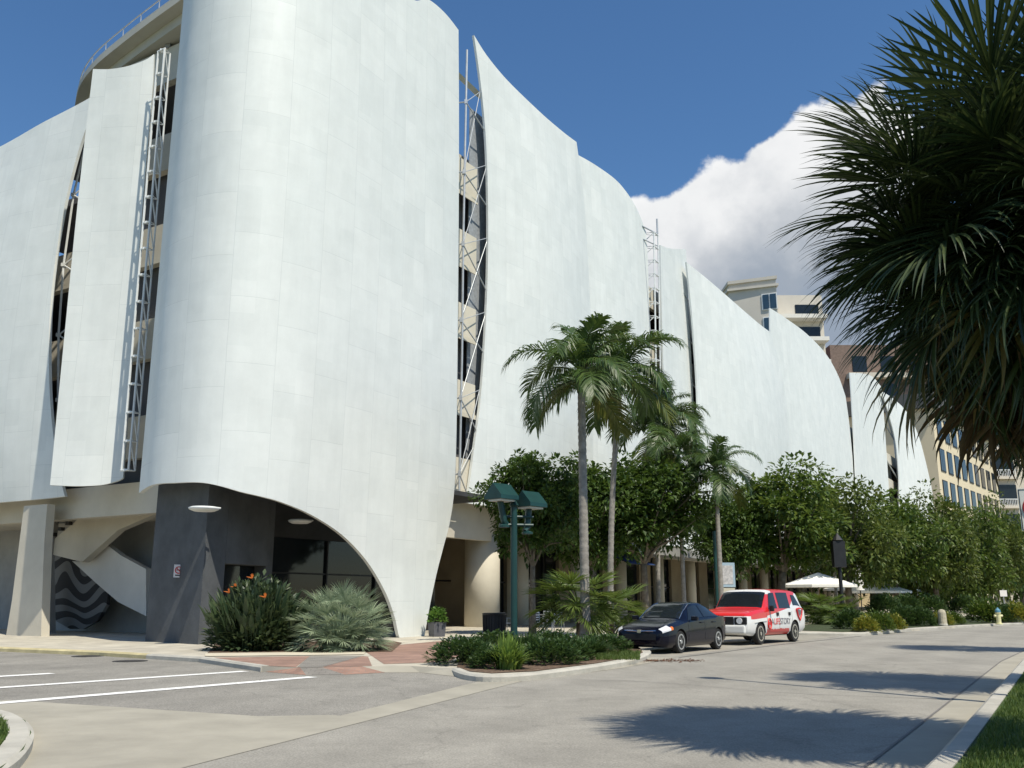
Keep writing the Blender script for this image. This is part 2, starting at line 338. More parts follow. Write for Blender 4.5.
# ------------------------------------------------------------------ ground, road, pavements
KH = 0.12
ROAD = road_mat('worn_asphalt', (.285, .268, .232), .22, .10)
SIDE = road_mat('grey_asphalt', (.255, .24, .21), .32, .12)
WALK = None
KERB = mat('concrete_kerb', (.42, .40, .345), .9, .2, 1.4, .3, 20)
PAVC = mat('concrete_gutter', (.34, .315, .255), .9, .14, 1.0, .2, 25)
GRASS = mat('lawn_soil', (.05, .085, .02), .95, .35, 2.5, .6, 30)
MULCH = mat('bark_mulch', (.10, .055, .035), .95, .5, 9, .9, 40, col2=(.22, .15, .10))
WALK = brick_mat('pale_concrete_walk', (.50, .46, .37), (.46, .42, .34), (.27, .24, .19), 1.8, 1.8)
g = MB(); g.prism([(-3000, -2000), (3000, -2000), (3000, 4000), (-3000, 4000)], -0.5, 0.0)
struct(g.build('ground', mat('distant_ground', (.16, .17, .10), .95, .3, .05)))
def sheet(name, sw, z, m):
    b = MB(); b.add([P(a, c, z) for a, c in sw], [tuple(range(len(sw)))])
    o = b.build(name, m, fix=False)
    me = o.data
    if me.polygons[0].normal.z < 0: me.flip_normals()
    return struct(o)
left_kerb = [(24.7, 13.2), (42, 13.2), (42.3, 10.6), (42.9, 9.2), (44.5, 8.55), (49, 8.2), (54, 7.4), (58, 6.6), (67, 4.2), (80, .6), (100, -5), (160, -24), (260, -56)]
right_edge = [(-60, 1.2), (9.8, 1.41), (27, 1.7), (45, 1.0), (60, -2), (80, -7.5), (100, -14), (160, -34), (260, -66)]
sheet('main_road', [(-60, 10.2), (15.3, 10.25), (17, 12.5), (24.0, 12.5)] + [(p[0] + .8, p[1] + .9) for p in left_kerb] + right_edge[::-1], .004, ROAD)
# side street
sheet('side_street', [(6.0, 8.0), (10.1, 8.6), (15.3, 9.9), (18.2, 12.4), (18.2, 20), (19.0, 30), (20, 42), (23, 90), (4, 90), (4, 11), (5.5, 9)], .0065, SIDE)
sheet('valley_gutter', [(-60, 8.3), (0, 8.05), (5.5, 7.75), (10, 8.75), (15.5, 10.15), (16.4, 9.95), (20, 9.95), (24.2, 10.4), (24.3, 9.75), (20, 9.3), (15.8, 9.45), (10, 8.15), (5.7, 7.2), (0, 7.5), (-60, 7.7)], .009, PAVC)
sheet('concrete_apron', [(-1, 7.4), (5.4, 7.4), (9.9, 8.4), (9.9, 8.9), (9.3, 9.6), (8.75, 14.4), (8.0, 14.7), (6.4, 13.0), (5.0, 9.3), (3, 8.6)], .0078, PAVC)
sheet('parking_lane', [(24.6, 10.02), (24.9, 13.0), (41.8, 13.0), (42.4, 10.0), (42.2, 9.5)], .0056, mat('parking_concrete', (.31, .285, .235), .9, .14, .8, .2, 25))
LINE = mat('worn_white_paint', (.40, .39, .36), .8, .1, 16, col2=(.80, .79, .75), detail=9)
for n_ in LINE.node_tree.nodes:
    if n_.type == 'MAP_RANGE': n_.inputs[1].default_value = .36; n_.inputs[2].default_value = .43
def crossline(p0, p1, wd, z=.0145):
    a, b = Vector(G(*p0)), Vector(G(*p1)); d = (b - a).normalized(); nn = Vector((-d.y, d.x)) * wd / 2
    sheet('crosswalk_line', [tuple(a + nn), tuple(a - nn), tuple(b - nn), tuple(b + nn)], z, LINE)
crossline((-180, 719), (313, 677.5), .30); crossline((-160, 699), (245, 671.8), .28); crossline((-120, 684), (52, 674), .32)
# edge line of the parking lane
lm = mat('thin_lane_joint', (.17, .16, .15), .9, .2, 2)
sheet('lane_joint', [(24.3, 9.72), (33, 9.5), (42.5, 8.75), (42.5, 8.68), (33, 9.43), (24.3, 9.66)], .0135, lm)
sheet('lane_joint', [(-20, 1.95), (9.8, 2.02), (27, 2.25), (40, 1.9), (40, 1.88), (27, 2.23), (9.8, 1.99), (-20, 1.92)], .0135, lm)
# tar seams
def seam(pts, wd=.04):
    q = catmull(pts, 6); L_ = []; R_ = []
    for i, p in enumerate(q):
        a = Vector(q[max(i - 1, 0)]); b = Vector(q[min(i + 1, len(q) - 1)]); d = (b - a).normalized(); n = Vector((-d.y, d.x)) * wd / 2 * (0.6 + .8 * R.random())
        L_.append(tuple(Vector(p) + n)); R_.append(tuple(Vector(p) - n))
    b = MB(); n = len(q)
    b.add([P(*p, .0095) for p in L_] + [P(*p, .0095) for p in R_], [(i, n + i, n + i + 1, i + 1) for i in range(n - 1)])
    struct(b.build('road_seam', lm, fix=True))
# seam([(6.0, 6.9), (11, 7.95), (16, 9.1), (20, 9.05)], .05)
seam([(16.5, 9.1), (16.9, 7.2), (16.1, 4.6), (16.4, 2.1)], .02)
# seam([(8.85, 14.5), (9.5, 10.5), (10.1, 8.8)], .05)
for (x, y) in ((130, 661.5), (88, 656.5)):
    c = G(x, y); b = MB(); b.prism([(P(*c).x + .42 * math.cos(k * math.pi / 12), P(*c).y + .42 * math.sin(k * math.pi / 12)) for k in range(24)], .005, .016)
    b.prism([(P(*c).x + .30 * math.cos(k * math.pi / 12), P(*c).y + .30 * math.sin(k * math.pi / 12)) for k in range(24)], .017, .022)
    tag(b.build('manhole_cover', mat('rusty_iron', (.045, .042, .04), .7, .4, 12, .5)), 'round iron manhole cover in the side street ' + ('nearer the crosswalk' if x == 130 else 'farther left by the kerb'), 'manhole cover')

KE = [G(-130, 642.5, KH), G(0, 647.5, KH), G(100, 651.5, KH), G(200, 657.5, KH), G(235, 662.5, KH), G(262, 666.3, KH)]
RT = [G(x, y, KH) for x, y in ((262, 666.3), (300, 667.5), (322, 667.5), (362, 666.5), (410, 666), (452, 668.5))]
RBOT = [G(x, y, .011) for x, y in ((262, 671.5), (306, 675), (345, 674.5), (385, 672.5), (420, 672.5), (462, 677))]
IE = [G(x, y, KH) for x, y in ((452, 668.5), (466, 673.5), (492, 675.8), (535, 673.5), (600, 665), (636, 658.3), (648, 653.5), (650, 650.5))]
walk_edge = IE + left_kerb
inner = [(260, -30), (230, 60), (27, 95), (20.5, 70)] + KE + RT[1:-1]
b = MB(); b.prism([P(*p).to_2d() for p in walk_edge + inner], -.2, KH); struct(b.build('sidewalk', WALK))
def kerb(name, pts, wd=.16, h=KH + .012, m=KERB, inward=1):
    q = pts; b = MB(); L_ = []; R_ = []
    for i, p in enumerate(q):
        a = Vector(q[max(i - 1, 0)]); c = Vector(q[min(i + 1, len(q) - 1)]); d = (c - a).normalized(); n = Vector((-d.y, d.x)) * inward
        L_.append(tuple(Vector(p) - n * .03)); R_.append(tuple(Vector(p) + n * wd))
    n = len(q); prof = []
    for l, r in zip(L_, R_):
        l = Vector(l); r = Vector(r)
        prof.append([P(*l, -.05), P(*l, h * .72), P(*l.lerp(r, .25), h), P(*r, h), P(*r, -.05)])
    vs = [v for pr in prof for v in pr]
    b.add(vs, [(i * 5 + j, i * 5 + j + 1, (i + 1) * 5 + j + 1, (i + 1) * 5 + j) for i in range(n - 1) for j in range(4)] + [(0, 1, 2, 3, 4), tuple((n - 1) * 5 + k for k in (4, 3, 2, 1, 0))])
    return struct(b.build(name, m, fix=True))
kerb('kerb', catmull(IE, 4)); kerb('kerb', [IE[-1], (24.75, 13.2)]); kerb('kerb', [(24.7, 13.2), (42, 13.2)])
kerb('kerb', catmull([(42, 13.2), (42.3, 10.6), (42.9, 9.2), (44.5, 8.55), (49, 8.2), (54, 7.4), (58, 6.6), (67, 4.2), (80, .6), (100, -5), (160, -24)], 4))
YK = mat('faded_yellow_kerb', (.50, .43, .24), .9, .2, 2, .2, 20)
kerb('kerb', [(20.5, 70)] + KE[:3] + [tuple((Vector(KE[2]) + Vector(KE[3])) / 2)], m=YK); kerb('kerb', [tuple((Vector(KE[2]) + Vector(KE[3])) / 2)] + KE[3:])
RB = brick_mat('red_brick_paving', (.34, .20, .145), (.26, .15, .11), (.22, .17, .14)); GB = brick_mat('grey_brick_paving', (.26, .235, .20), (.21, .195, .17), (.15, .135, .12))
# dropped ramp at the corner
b = MB()
for i in range(5):
    b.m = (0, 1, 0, 2, 2)[i]; b.add([P(*RT[i], KH + .004), P(*RT[i + 1], KH + .004), P(*RBOT[i + 1], .011), P(*RBOT[i], .011)], [(3, 2, 1, 0)])
b.m = 2; b.add([P(*RT[-1], KH + .004), P(*IE[1], .0), P(*RBOT[-1], .011)], [(0, 1, 2)]); b.add([P(*RT[0], KH + .004), P(*RBOT[0], .011), P(*RT[0], .0)], [(0, 1, 2)])
struct(b.build('kerb_ramp', [RB, GB, PAVC], fix=True))
# brick pavers on the corner
def paver(pts, m, z=KH + .005, nm='brick_paving'):
    sheet(nm, [G(x, y, z) for x, y in pts], z, m)
paver([(214, 657.5), (310, 656), (296, 667), (262, 665.6), (237, 661.5)], RB); paver([(310, 656), (362, 656), (322, 667), (297, 667)], GB, KH + .006); paver([(363, 656), (368, 656.5), (372, 665.8), (323, 667)], RB)
paver([(366, 652), (392, 645.5), (440, 641), (478, 643), (470, 650), (448, 662), (384, 664)], RB)
# right-hand verge
b = MB(); b.prism([P(*p).to_2d() for p in [(-60, 1.05), (9.8, 1.25), (27, 1.55), (45, .85), (60, -2.15), (80, -7.7), (100, -14.2), (160, -34.2), (160, -120), (-60, -60)]], -.2, KH)
struct(b.build('grass_verge', GRASS))
kerb('kerb', [(-60, 1.2), (9.8, 1.41), (27, 1.7), (45, 1.0), (60, -2), (80, -7.5), (100, -14), (160, -34)], wd=.2, inward=-1)
b = MB(); b.add([P(*p, .0085) for p in [(-60, 1.2), (9.8, 1.41), (27, 1.7), (45, 1.0), (45, 1.65), (27, 2.22), (9.8, 1.97), (-60, 1.8)]], [(0, 1, 6, 7), (1, 2, 5, 6), (2, 3, 4, 5)]); struct(b.build('gutter', PAVC, fix=True))
# median nose at the bottom left
nose = [G(-90, 728), G(-20, 719), G(8, 722), G(24, 731), G(30, 744), G(22, 762), G(0, 782), G(-80, 830)]
b = MB(); b.prism([P(*p).to_2d() for p in nose], -.2, KH); struct(b.build('median', GRASS))
kerb('kerb', catmull(nose, 5), wd=.22, inward=1 if sum(nose[i][0] * nose[(i + 1) % len(nose)][1] - nose[(i + 1) % len(nose)][0] * nose[i][1] for i in range(len(nose))) > 0 else -1)

def grass_field(name, pts_fn, n, hmin, hmax, m, wd=.012):
    b = MB()
    for _ in range(n):
        x, y, z = pts_fn(); a = R.random() * 6.283; h = lerp(hmin, hmax, R.random()); k = h * .7 * R.random(); dx, dy = math.cos(a), math.sin(a)
        p = Vector((x, y, z)); q = Vector((-dy, dx, 0)) * wd
        b.add([p - q, p + q, p + Vector((dx * k * .4, dy * k * .4, h * .6)) + q * .6, p + Vector((dx * k, dy * k, h))], [(0, 1, 2, 3)])
    return struct(b.build(name, m), 'stuff')
GB1 = leaf_mat('grass_blades', (.05, .10, .015), (.12, .16, .035), .3)
def verge_pt():
    s = 8.0 + (R.random() ** 1.6) * 22; return (*P(s, 1.16 + .02 * (s - 9.8) * .9 - R.random() * (1.2 + .0 * s), KH).to_2d(), KH)
grass_field('grass', verge_pt, 26000, .03, .08, GB1, .006)
def nose_pt():
    c = Vector(G(-45, 752)); p = c + Vector((R.uniform(-1.6, 1.6), R.uniform(-1.3, 1.3)));
    for _ in range(30):
        inside = False; j = len(nose) - 1
        for i in range(len(nose)):
            yi, yj = nose[i][1], nose[j][1]
            if (yi > p.y) != (yj > p.y) and p.x < (nose[j][0] - nose[i][0]) * (p.y - yi) / (yj - yi) + nose[i][0]: inside = not inside
            j = i
        if inside and min((Vector(q) - p).length for q in catmull(nose, 5)) > .24: break
        p = c + Vector((R.uniform(-1.6, 1.6), R.uniform(-1.3, 1.3)))
    return (*P(p.x, p.y).to_2d(), KH)
grass_field('grass', nose_pt, 5000, .03, .07, GB1, .006)

# ------------------------------------------------------------------ the garage with its curved metal skins
garage = thing('parking_garage', 'large white parking garage wrapped in curved metal panels on the street corner', 'parking garage', P(30, 30, 0))
bpy.context.view_layer.update()
gim = garage.matrix_world.inverted()
def gpart(b, name, m, smooth=False, fix=False, par=None, kind=None):
    b.v = [tuple(gim @ Vector(v)) for v in b.v]
    o = b.build(name, m, par or garage, smooth, fix); return o
class Plan:
    def __init__(s, pts, smooth=True):
        q = catmull(pts, 12) if smooth and len(pts) > 2 else [tuple(p) for p in pts]
        s.q = [Vector(p) for p in q]; s.l = [0.0]
        for i in range(1, len(s.q)): s.l.append(s.l[-1] + (s.q[i] - s.q[i - 1]).length)
        s.L = s.l[-1]
    def at(s, u):
        q, l = s.q, s.l
        if u <= 0: return q[0] + (q[1] - q[0]).normalized() * u, (q[1] - q[0]).normalized()
        if u >= s.L: return q[-1] + (q[-1] - q[-2]).normalized() * (u - s.L), (q[-1] - q[-2]).normalized()
        i = 1
        while l[i] < u: i += 1
        t = (u - l[i - 1]) / (l[i] - l[i - 1])
        d0 = (q[min(i, len(q) - 1)] - q[i - 1]).normalized()
        return q[i - 1].lerp(q[i], t), d0
    def hit(s, x, y):
        r = ray(x, y); d = Vector(SW(r.x, r.y)); best = None
        n = len(s.q)
        for i in range(n - 1):
            a, b_ = s.q[i], s.q[i + 1]; e = b_ - a; den = d.x * (-e.y) + d.y * e.x
            if abs(den) < 1e-9: continue
            t = (a.x * (-e.y) + a.y * e.x) / den; k = (d.x * a.y - d.y * a.x) / den
            lo = -30 if i == 0 else 0; hi = 30 if i == n - 2 else 1
            if t > 0 and lo <= k <= hi:
                if best is None or t < best[0]: best = (t, s.l[i] + k * e.length)
        t, u = best; return (u, EYE + r.z * t)
def resample(pts, n):
    l = [0.0]
    for i in range(1, len(pts)): l.append(l[-1] + math.dist(pts[i], pts[i - 1]))
    out = []; i = 1
    for k in range(n + 1):
        d = l[-1] * k / n
        while i < len(pts) - 1 and l[i] < d: i += 1
        t = (d - l[i - 1]) / max(l[i] - l[i - 1], 1e-9); t = min(max(t, 0), 1)
        out.append((lerp(pts[i - 1][0], pts[i][0], t), lerp(pts[i - 1][1], pts[i][1], t)))
    return out
def panel(plan, bottom, right, top, left, bulge=0.0, nu=48, nv=48, thick=.14, label=None, lean=None):
    pl = Plan(plan)
    def cv(e, sm):
        q = [pl.hit(*p) if len(p) == 2 else (p[1], p[2]) for p in e]
        return resample(catmull(q, 8) if sm and len(q) > 2 else q, nu if e in (bottom, top) else nv)
    # share corners
    bq = cv(bottom, True); tq = cv(top, True); lq = cv(left, True); rq = cv(right, True)
    c00, c10, c01, c11 = bq[0], bq[-1], tq[0], tq[-1]
    lq[0], lq[-1], rq[0], rq[-1] = c00, c01, c10, c11
    def uz(i, j):
        a, b_ = i / nu, j / nv
        return tuple((1 - b_) * bq[i][k] + b_ * tq[i][k] + (1 - a) * lq[j][k] + a * rq[j][k] - ((1 - a) * (1 - b_) * c00[k] + a * (1 - b_) * c10[k] + (1 - a) * b_ * c01[k] + a * b_ * c11[k]) for k in (0, 1))
    b = MB(); front = []; back = []; uv = []
    for j in range(nv + 1):
        for i in range(nu + 1):
            u, z = uz(i, j); p, d = pl.at(u); n = Vector((d.y, -d.x))      # outward
            o = bulge * math.sin(math.pi * i / nu) * math.sin(math.pi * (.08 + .92 * j / nv))
            if lean: o += lean(i / nu, z)
            front.append(P(*(p + n * o), z)); back.append(P(*(p + n * (o - thick)), z)); uv.append((u, z))
    W = nu + 1; N = len(front); fs = []
    for j in range(nv):
        for i in range(nu):
            k = j * W + i; fs.append((k, k + 1, k + 1 + W, k + W)); fs.append((N + k, N + k + W, N + k + 1 + W, N + k + 1))
    for i in range(nu): fs.append((i + 1, i, N + i, N + i + 1)); k = nv * W + i; fs.append((k, k + 1, N + k + 1, N + k))
    for j in range(nv): k = j * W; fs.append((k, k + W, N + k + W, N + k)); k += nu; fs.append((k + W, k, N + k, N + k + W))
    # orient outward
    f0 = fs[len(fs) // 3 // 2 * 2]
    b.add(front + back, fs, uv + uv)
    o = gpart(b, 'skin_panel', [SKIN], smooth=True, fix=True)
    try: o.data.set_sharp_from_angle(angle=rad(50))
    except Exception: pass
    if label: o['label'] = label
    return o
# corner panel: wraps the corner and comes down to the pavement in one foot
panel([(21.0, 28.2), (20.25, 26.4), (20.3, 24.5), (21.2, 23.3), (23, 22.65), (26, 22.55), (31, 22.7), (35, 23.3), (39, 24.3)],
      [('d', 0, 5.15), (155, 484.5), (175, 483), (200, 482.5), (220, 486), (240.6, 492), (262, 497), (281, 502.5), (312, 516), (342, 536), (366, 561.5), (384.5, 592), (394, 617), (400, 639), (411, 639), (424, 639)],
      [(424, 639), (430, 605), (437, 572), (444, 545), (450.5, 519), (455, 480), (457, 400), (458.5, 250), (459, 120), (458.5, 30)],
      [('d', 0, 26.2), ('d', 4, 28), ('d', 8.5, 30.6), (405, -10), (428, -1), (445, 13), (458.5, 30)],
      [('d', 0, 5.15), ('d', 0, 12), ('d', 0, 20), ('d', 0, 26.2)], bulge=.25, nu=80, nv=64, label='broad corner panel whose lower edge sweeps down to a single foot')
W2 = 26.3
panel([(38.5, 26.2), (46, 26.0), (56, 26.6)],
      [(467, 503), (485, 506), (520, 512), (560, 518), (594, 522)],
      [(594, 522), (593, 420), (590, 300), (584, 200), (576.5, 142)],
      [(474, 35), (488, 57), (510, 83), (540, 112), (562, 131), (576.5, 142)],
      [(467, 503), (474, 450), (480.5, 400), (485.5, 330), (488, 260), (488, 200), (486, 140), (481, 85), (474, 35)], bulge=.55, label='sail shaped panel ending in a sharp upper point')
panel([(50, 27.2), (58, 27.0), (68, 27.2)],
      [(575, 522), (610, 530), (652, 540)], [(652, 540), (651, 440), (649.5, 330), (648, 262), (646, 232)],
      [(560, 148), (578, 155), (600, 168), (620, 184), (636, 207), (646, 232)], [(575, 522), (572, 400), (566, 250), (560, 148)], bulge=.35)
panel([(65.5, 26.7), (70, 26.9), (76, 27.2)],
      [(668, 545), (685, 548), (697, 552)], [(697, 552), (694, 420), (690, 330), (686, 249)],
      [(660.5, 245), (668, 248), (677, 249), (686, 249)], [(668, 545), (665, 420), (662, 320), (660.5, 245)], bulge=-.1)
panel([(70, 26.6), (84, 26.0), (104, 26.6)],
      [(700, 550), (745, 556), (793, 560)], [(793, 560), (790, 450), (784, 385), (771.5, 333)],
      [(686.5, 262), (705, 277), (735, 303), (757, 322), (771.5, 333)], [(700, 550), (698.5, 440), (697, 385), (692.5, 320), (686.5, 262)], bulge=.8)
panel([(92, 27.4), (112, 27.0), (138, 27.3)],
      [(774, 556), (815, 565), (858, 566)], [(858, 566), (855, 490), (850, 430), (845.5, 396)],
      [(770, 308), (787, 319), (808, 335), (826, 354), (838, 375), (845.5, 396)], [(774, 556), (773, 470), (771, 380), (770, 308)], bulge=.5)
panel([(132, 26.9), (150, 27.0), (172, 27.2)],
      [(859, 556), (875, 560), (893, 562)], [(893, 562), (889, 490), (885, 430), (882, 388)],
      [(850, 373), (862, 373.5), (873, 377), (882, 388)], [(859, 556), (856, 480), (853, 420), (850, 373)], bulge=-.2)
panel([(158, 26.8), (180, 26.4), (215, 26.8)],
      [(899, 562), (918, 566), (938, 568)], [(938, 568), (936, 535), (934, 505), (931, 484)],
      [(881.5, 391), (895, 400), (908, 414), (920, 440), (931, 484)], [(899, 562), (899.5, 490), (896, 445), (889, 415), (881.5, 391)], bulge=.9)
# side street: narrow panel beside the ladder, then the big bellied one
panel([(20.7, 34.6), (21.6, 32.3), (22.7, 30.6), (22.9, 29.8)],
      [(50, 485), (75, 486), (100, 485), (117, 481), (123, 478)], [(123, 478), (132, 350), (143, 200), (152, 95), (154, 58)],
      [(93, 69), (110, 69), (128, 66), (145, 60), (154, 54)], [(50, 485), (64, 340), (78, 200), (93, 69)], bulge=-.15, label='narrow upright panel beside the ladder truss')
panel([(24.5, 60), (22.6, 48), (22.2, 40), (22.8, 34), (23.2, 31.5)],
      [(-150, 519), (-60, 510), (0, 503), (40, 499.5), (66, 496.5)], [(66, 496.5), (60, 460), (56, 400), (56.5, 330), (61, 270), (71, 200), (86, 135), (106, 88)],
      [(-150, 236), (-60, 184), (0, 150), (45, 123), (80, 104), (106, 88)], [(-150, 519), (-150, 400), (-150, 236)], bulge=.3,
      lean=lambda a, z: 2.6 * math.sin(math.pi * min(1, max(0, (z - 5) / 19)) ** .85) * (1 - .86 * a), label='bellied side street panel with a bowed edge')

# decks, spandrels, columns
TOPS = [8.85, 13.0, 17.2, 21.5, 25.9]
b = MB()
for k, zt in enumerate(TOPS):
    b.sbox(24.4, 206, 28.0, 46, zt - 1.55, zt - 1.2)
    if k < 3: b.sbox(24.4, 42, 46, 88, zt - 1.55, zt - 1.2)
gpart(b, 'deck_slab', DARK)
b = MB()
for k, zt in enumerate(TOPS):
    b.sbox(24.0, 206.4, 27.6, 27.95, zt - 1.75, zt); b.sbox(24.0, 24.35, 27.96, 88 if k < 3 else 36, zt - 1.75, zt)
gpart(b, 'spandrel', CONC)
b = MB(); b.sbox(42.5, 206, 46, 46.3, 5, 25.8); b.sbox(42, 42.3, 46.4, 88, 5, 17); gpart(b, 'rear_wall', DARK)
for s_ in [29, 37] + list(range(47, 206, 9)):
    b = MB(); b.sbox(s_, s_ + .6, 28.3, 28.9, 5, 25.6); gpart(b, 'deck_column', CONC)
for w_ in range(31, 88, 8):
    b = MB(); b.sbox(24.7, 25.3, w_, w_ + .6, 5, 25.6 if w_ < 35 else 17); gpart(b, 'deck_column', CONC)
# soffit and ground floor beam
b = MB(); b.sbox(23.4, 206.4, 27.2, 27.58, 4.55, 6.9); b.sbox(23.4, 23.9, 27.6, 88, 4.75, 6.0); gpart(b, 'edge_beam', CONC)
b = MB(); b.sbox(23.92, 206, 27.6, 46, 4.9, 5.25); b.sbox(23.92, 42, 46.02, 88, 4.9, 5.25); gpart(b, 'soffit', CONC)
# street arcade
for i, s_ in enumerate([onW(482, 600, 28.05)[0], 46.8, 53.5, 60.2, 66.9, 73.6, 80.3, 87, 93.7, 100.4, 107, 114, 121, 128, 135]):
    c = P(s_, 28.05); r = .95 if i == 0 else .42
    b = MB(); b.lathe([(r, .02), (r, 4.9)], 32, c); o = gpart(b, 'round_column', CONC, smooth=False); o.data.polygons.foreach_set('use_smooth', [len(p.vertices) == 4 for p in o.data.polygons])
TAN = mat('tan_stucco', (.36, .30, .21), .85, .1, 1)
for s_ in [50 + k * 6.7 for k in range(14)]:
    b = MB(); b.sbox(s_, s_ + 2.2, 31.0, 31.5, .05, 4.9); gpart(b, 'shopfront_pier', TAN)
b = MB(); b.sbox(44.2, 44.9, 28.4, 34, .05, 4.9); gpart(b, 'recess_pier', TAN)
b = MB(); b.sbox(45, 146, 31.25, 31.3, .05, 4.9); gpart(b, 'shop_glass', GLASS)
b = MB(); b.sbox(36, 45, 34, 34.3, .05, 4.9); gpart(b, 'recess_wall', mat('brown_plaster', (.17, .125, .08), .9, .2, 1))
b = MB(); b.sbox(44.6, 146, 24.4, 27.19, 4.55, 4.75); b.sbox(44.6, 146, 24.2, 24.4, 4.4, 4.95); gpart(b, 'street_canopy', GREYC)
b = MB()
for k in range(34):
    s_ = 45.5 + k * 3.1; b.sbox(s_, s_ + .07, 31.14, 31.24, .05, 4.85)
b.sbox(42.6, 146, 31.14, 31.24, 2.5, 2.6); gpart(b, 'shopfront_mullion', BLACKM)
# lobby under the corner panel
lc, ll = (20.95, 24.55), (21.55, 27.9)
b = MB(); b.prism([P(*p).to_2d() for p in [ll, lc, (22.1, 24.85), (22.7, 27.9)]], 0.02, 5.9); gpart(b, 'lobby_wall', LOBBY, fix=True)
b = MB(); b.prism([P(*p).to_2d() for p in [(22.11, 24.855), (24.6, 25.5), (24.9, 27.85), (22.75, 27.85)]], 2.7, 5.9); gpart(b, 'lobby_header', LOBBY, fix=True)
b = MB(); b.prism([P(*p).to_2d() for p in [(24.62, 25.55), (25.0, 25.6), (25.0, 27.9), (24.62, 27.9)]], .02, 5.9); gpart(b, 'lobby_return', LOBBY, fix=True)
b = MB(); b.sbox(21.9, 36.8, 23.5, 27.0, 6.0, 6.2); gpart(b, 'lobby_soffit', mat('shade_dark_stucco', (.05, .052, .055), .85, .2, 1.3))  # added ceiling, its near-black colour stands for the shade under the panel
b = MB(); b.sbox(25.0, 37.0, 26.95, 27.15, 3.9, 5.98); gpart(b, 'lobby_upper_wall', mat('shade_dark_stucco', (.05, .052, .055), .85, .2, 1.3), fix=True)  # same shade colour carried down the back of the recess
b = MB(); b.prism([P(*p).to_2d() for p in [(22.15, 25.5), (24.6, 26.1), (24.6, 26.2), (22.15, 25.6)]], .05, 2.69); gpart(b, 'lobby_door_glass', GLASS, fix=True)
b = MB(); b.sbox(25.0, 37.0, 27.0, 27.1, .05, 3.89); gpart(b, 'lobby_glass', GLASS)
for k in range(4):
    b = MB(); s_ = 26.2 + k * 3.1; b.sbox(s_, s_ + .07, 26.9, 26.99, .05, 3.88); gpart(b, 'lobby_mullion', BLACKM)
b = MB(); b.sbox(25.2, 37.0, 26.92, 26.99, 2.5, 2.56); gpart(b, 'lobby_transom', BLACKM)
# oval wall lights
def wall_light(pt, sc=1):
    o = thing('wall_light', '', 'light', pt); b = MB(); b.lathe([(.02, -.1), (.32 * sc, -.09), (.46 * sc, -.03), (.48 * sc, .02), (.40 * sc, .05), (.05, .07)], 24); b.build('housing', WSTEEL, o, smooth=True)
    b = MB(); b.tube([(0, 0, .05), (0.25, .35, .06), (.35, .55, .06)], .03); b.build('bracket', WSTEEL, o); return o
wl = onS(204, 508.5, 20.25); tag(wall_light(P(*wl)), 'white oval lamp on the dark lobby corner', 'wall light')
wl = onW(300, 521, 24.5); tag(wall_light(P(*wl), .9), 'pale lamp in the shade under the arc of the corner panel', 'wall light')
# no smoking plate
o = thing('wall_sign', 'small white and red no smoking plate on the dark lobby wall', 'sign', P(*onS(178.5, 571, 21.17)), A)
b = MB(); b.box((0, 0, 0), (.30, .012, .42)); b.build('plate', mat('white_sign', (.75, .72, .70), .6, .05), o)
b = MB()
ring = [(Vector((.105 * math.cos(k * math.pi / 16), -.008, .03 + .105 * math.sin(k * math.pi / 16)))) for k in range(33)]; b.tube(ring, .016, 6)
b.box((0, -.009, .03), (.2, .006, .03), Matrix.Rotation(rad(45), 3, 'Y')); b.build('prohibition_ring', mat('sign_red', (.5, .03, .03), .6, .05), o)
b = MB(); b.box((-.01, -.008, .03), (.13, .005, .025)); b.tube([(.055, -.008, .04), (.04, -.008, .07), (.065, -.008, .1)], .008, 6); b.box((0, -.008, -.14), (.2, .005, .04)); b.build('pictogram', BLACKM, o)
# undercroft on the side street
def pix_plate(pts, s_, depth, name, m):
    b = MB(); b.slab([P(*onS(x, y, s_)) for x, y in pts], P(s_ + depth, 0) - P(s_, 0)); return gpart(b, name, m, fix=True)
b = MB(); b.sbox(27.2, 27.6, 27.9, 88, .02, 4.9); gpart(b, 'undercroft_wall', GREYC)
pix_plate([(30, 640), (36, 505), (50, 505), (44, 560), (45, 640)], 24.6, .5, 'wing_wall', GREYC)
# tapering column
tp, bt = onS(24, 505, 22.4), onS(23, 641, 22.4)
b = MB(); cs = []
for (x0, x1, y) in ((24, 47, 506), (19, 44, 545), (12, 42, 600), (5, 41, 642)):
    a_, c_ = onS(x0, y, 22.4), onS(x1, y, 22.4); cs.append([P(22.4, a_[1], a_[2]), P(22.4, c_[1], a_[2]), P(22.75, c_[1] , a_[2]), P(22.75, a_[1], a_[2])])
b.add([v for r_ in cs for v in r_], [(i * 4 + j, i * 4 + (j + 1) % 4, (i + 1) * 4 + (j + 1) % 4, (i + 1) * 4 + j) for i in range(3) for j in range(4)] + [(0, 1, 2, 3), (15, 14, 13, 12)])
gpart(b, 'tapered_column', CONC, fix=True)
disc = [(42 + 0, 545)] + [(73 + 47 * math.cos(rad(t)), 578 + 51 * math.sin(rad(t)) * 1.0) for t in range(205, -45, -10)]
disc = [(47, 548), (42, 580), (46, 603), (56, 621), (70, 629), (83, 629), (97, 621), (107, 604), (108, 590), (92, 577), (72, 560)]
mural = bpy.data.materials.new('wave_mural'); mural.use_nodes = True; nt = mural.node_tree; bs = nt.nodes['Principled BSDF']; bs.inputs['Roughness'].default_value = .8
tc_ = nt.nodes.new('ShaderNodeTexCoord'); wv_ = nt.nodes.new('ShaderNodeTexWave'); wv_.bands_direction = 'Z'; wv_.inputs['Scale'].default_value = .42; wv_.inputs['Distortion'].default_value = 14; wv_.inputs['Detail'].default_value = .6; wv_.inputs['Detail Scale'].default_value = 1.0
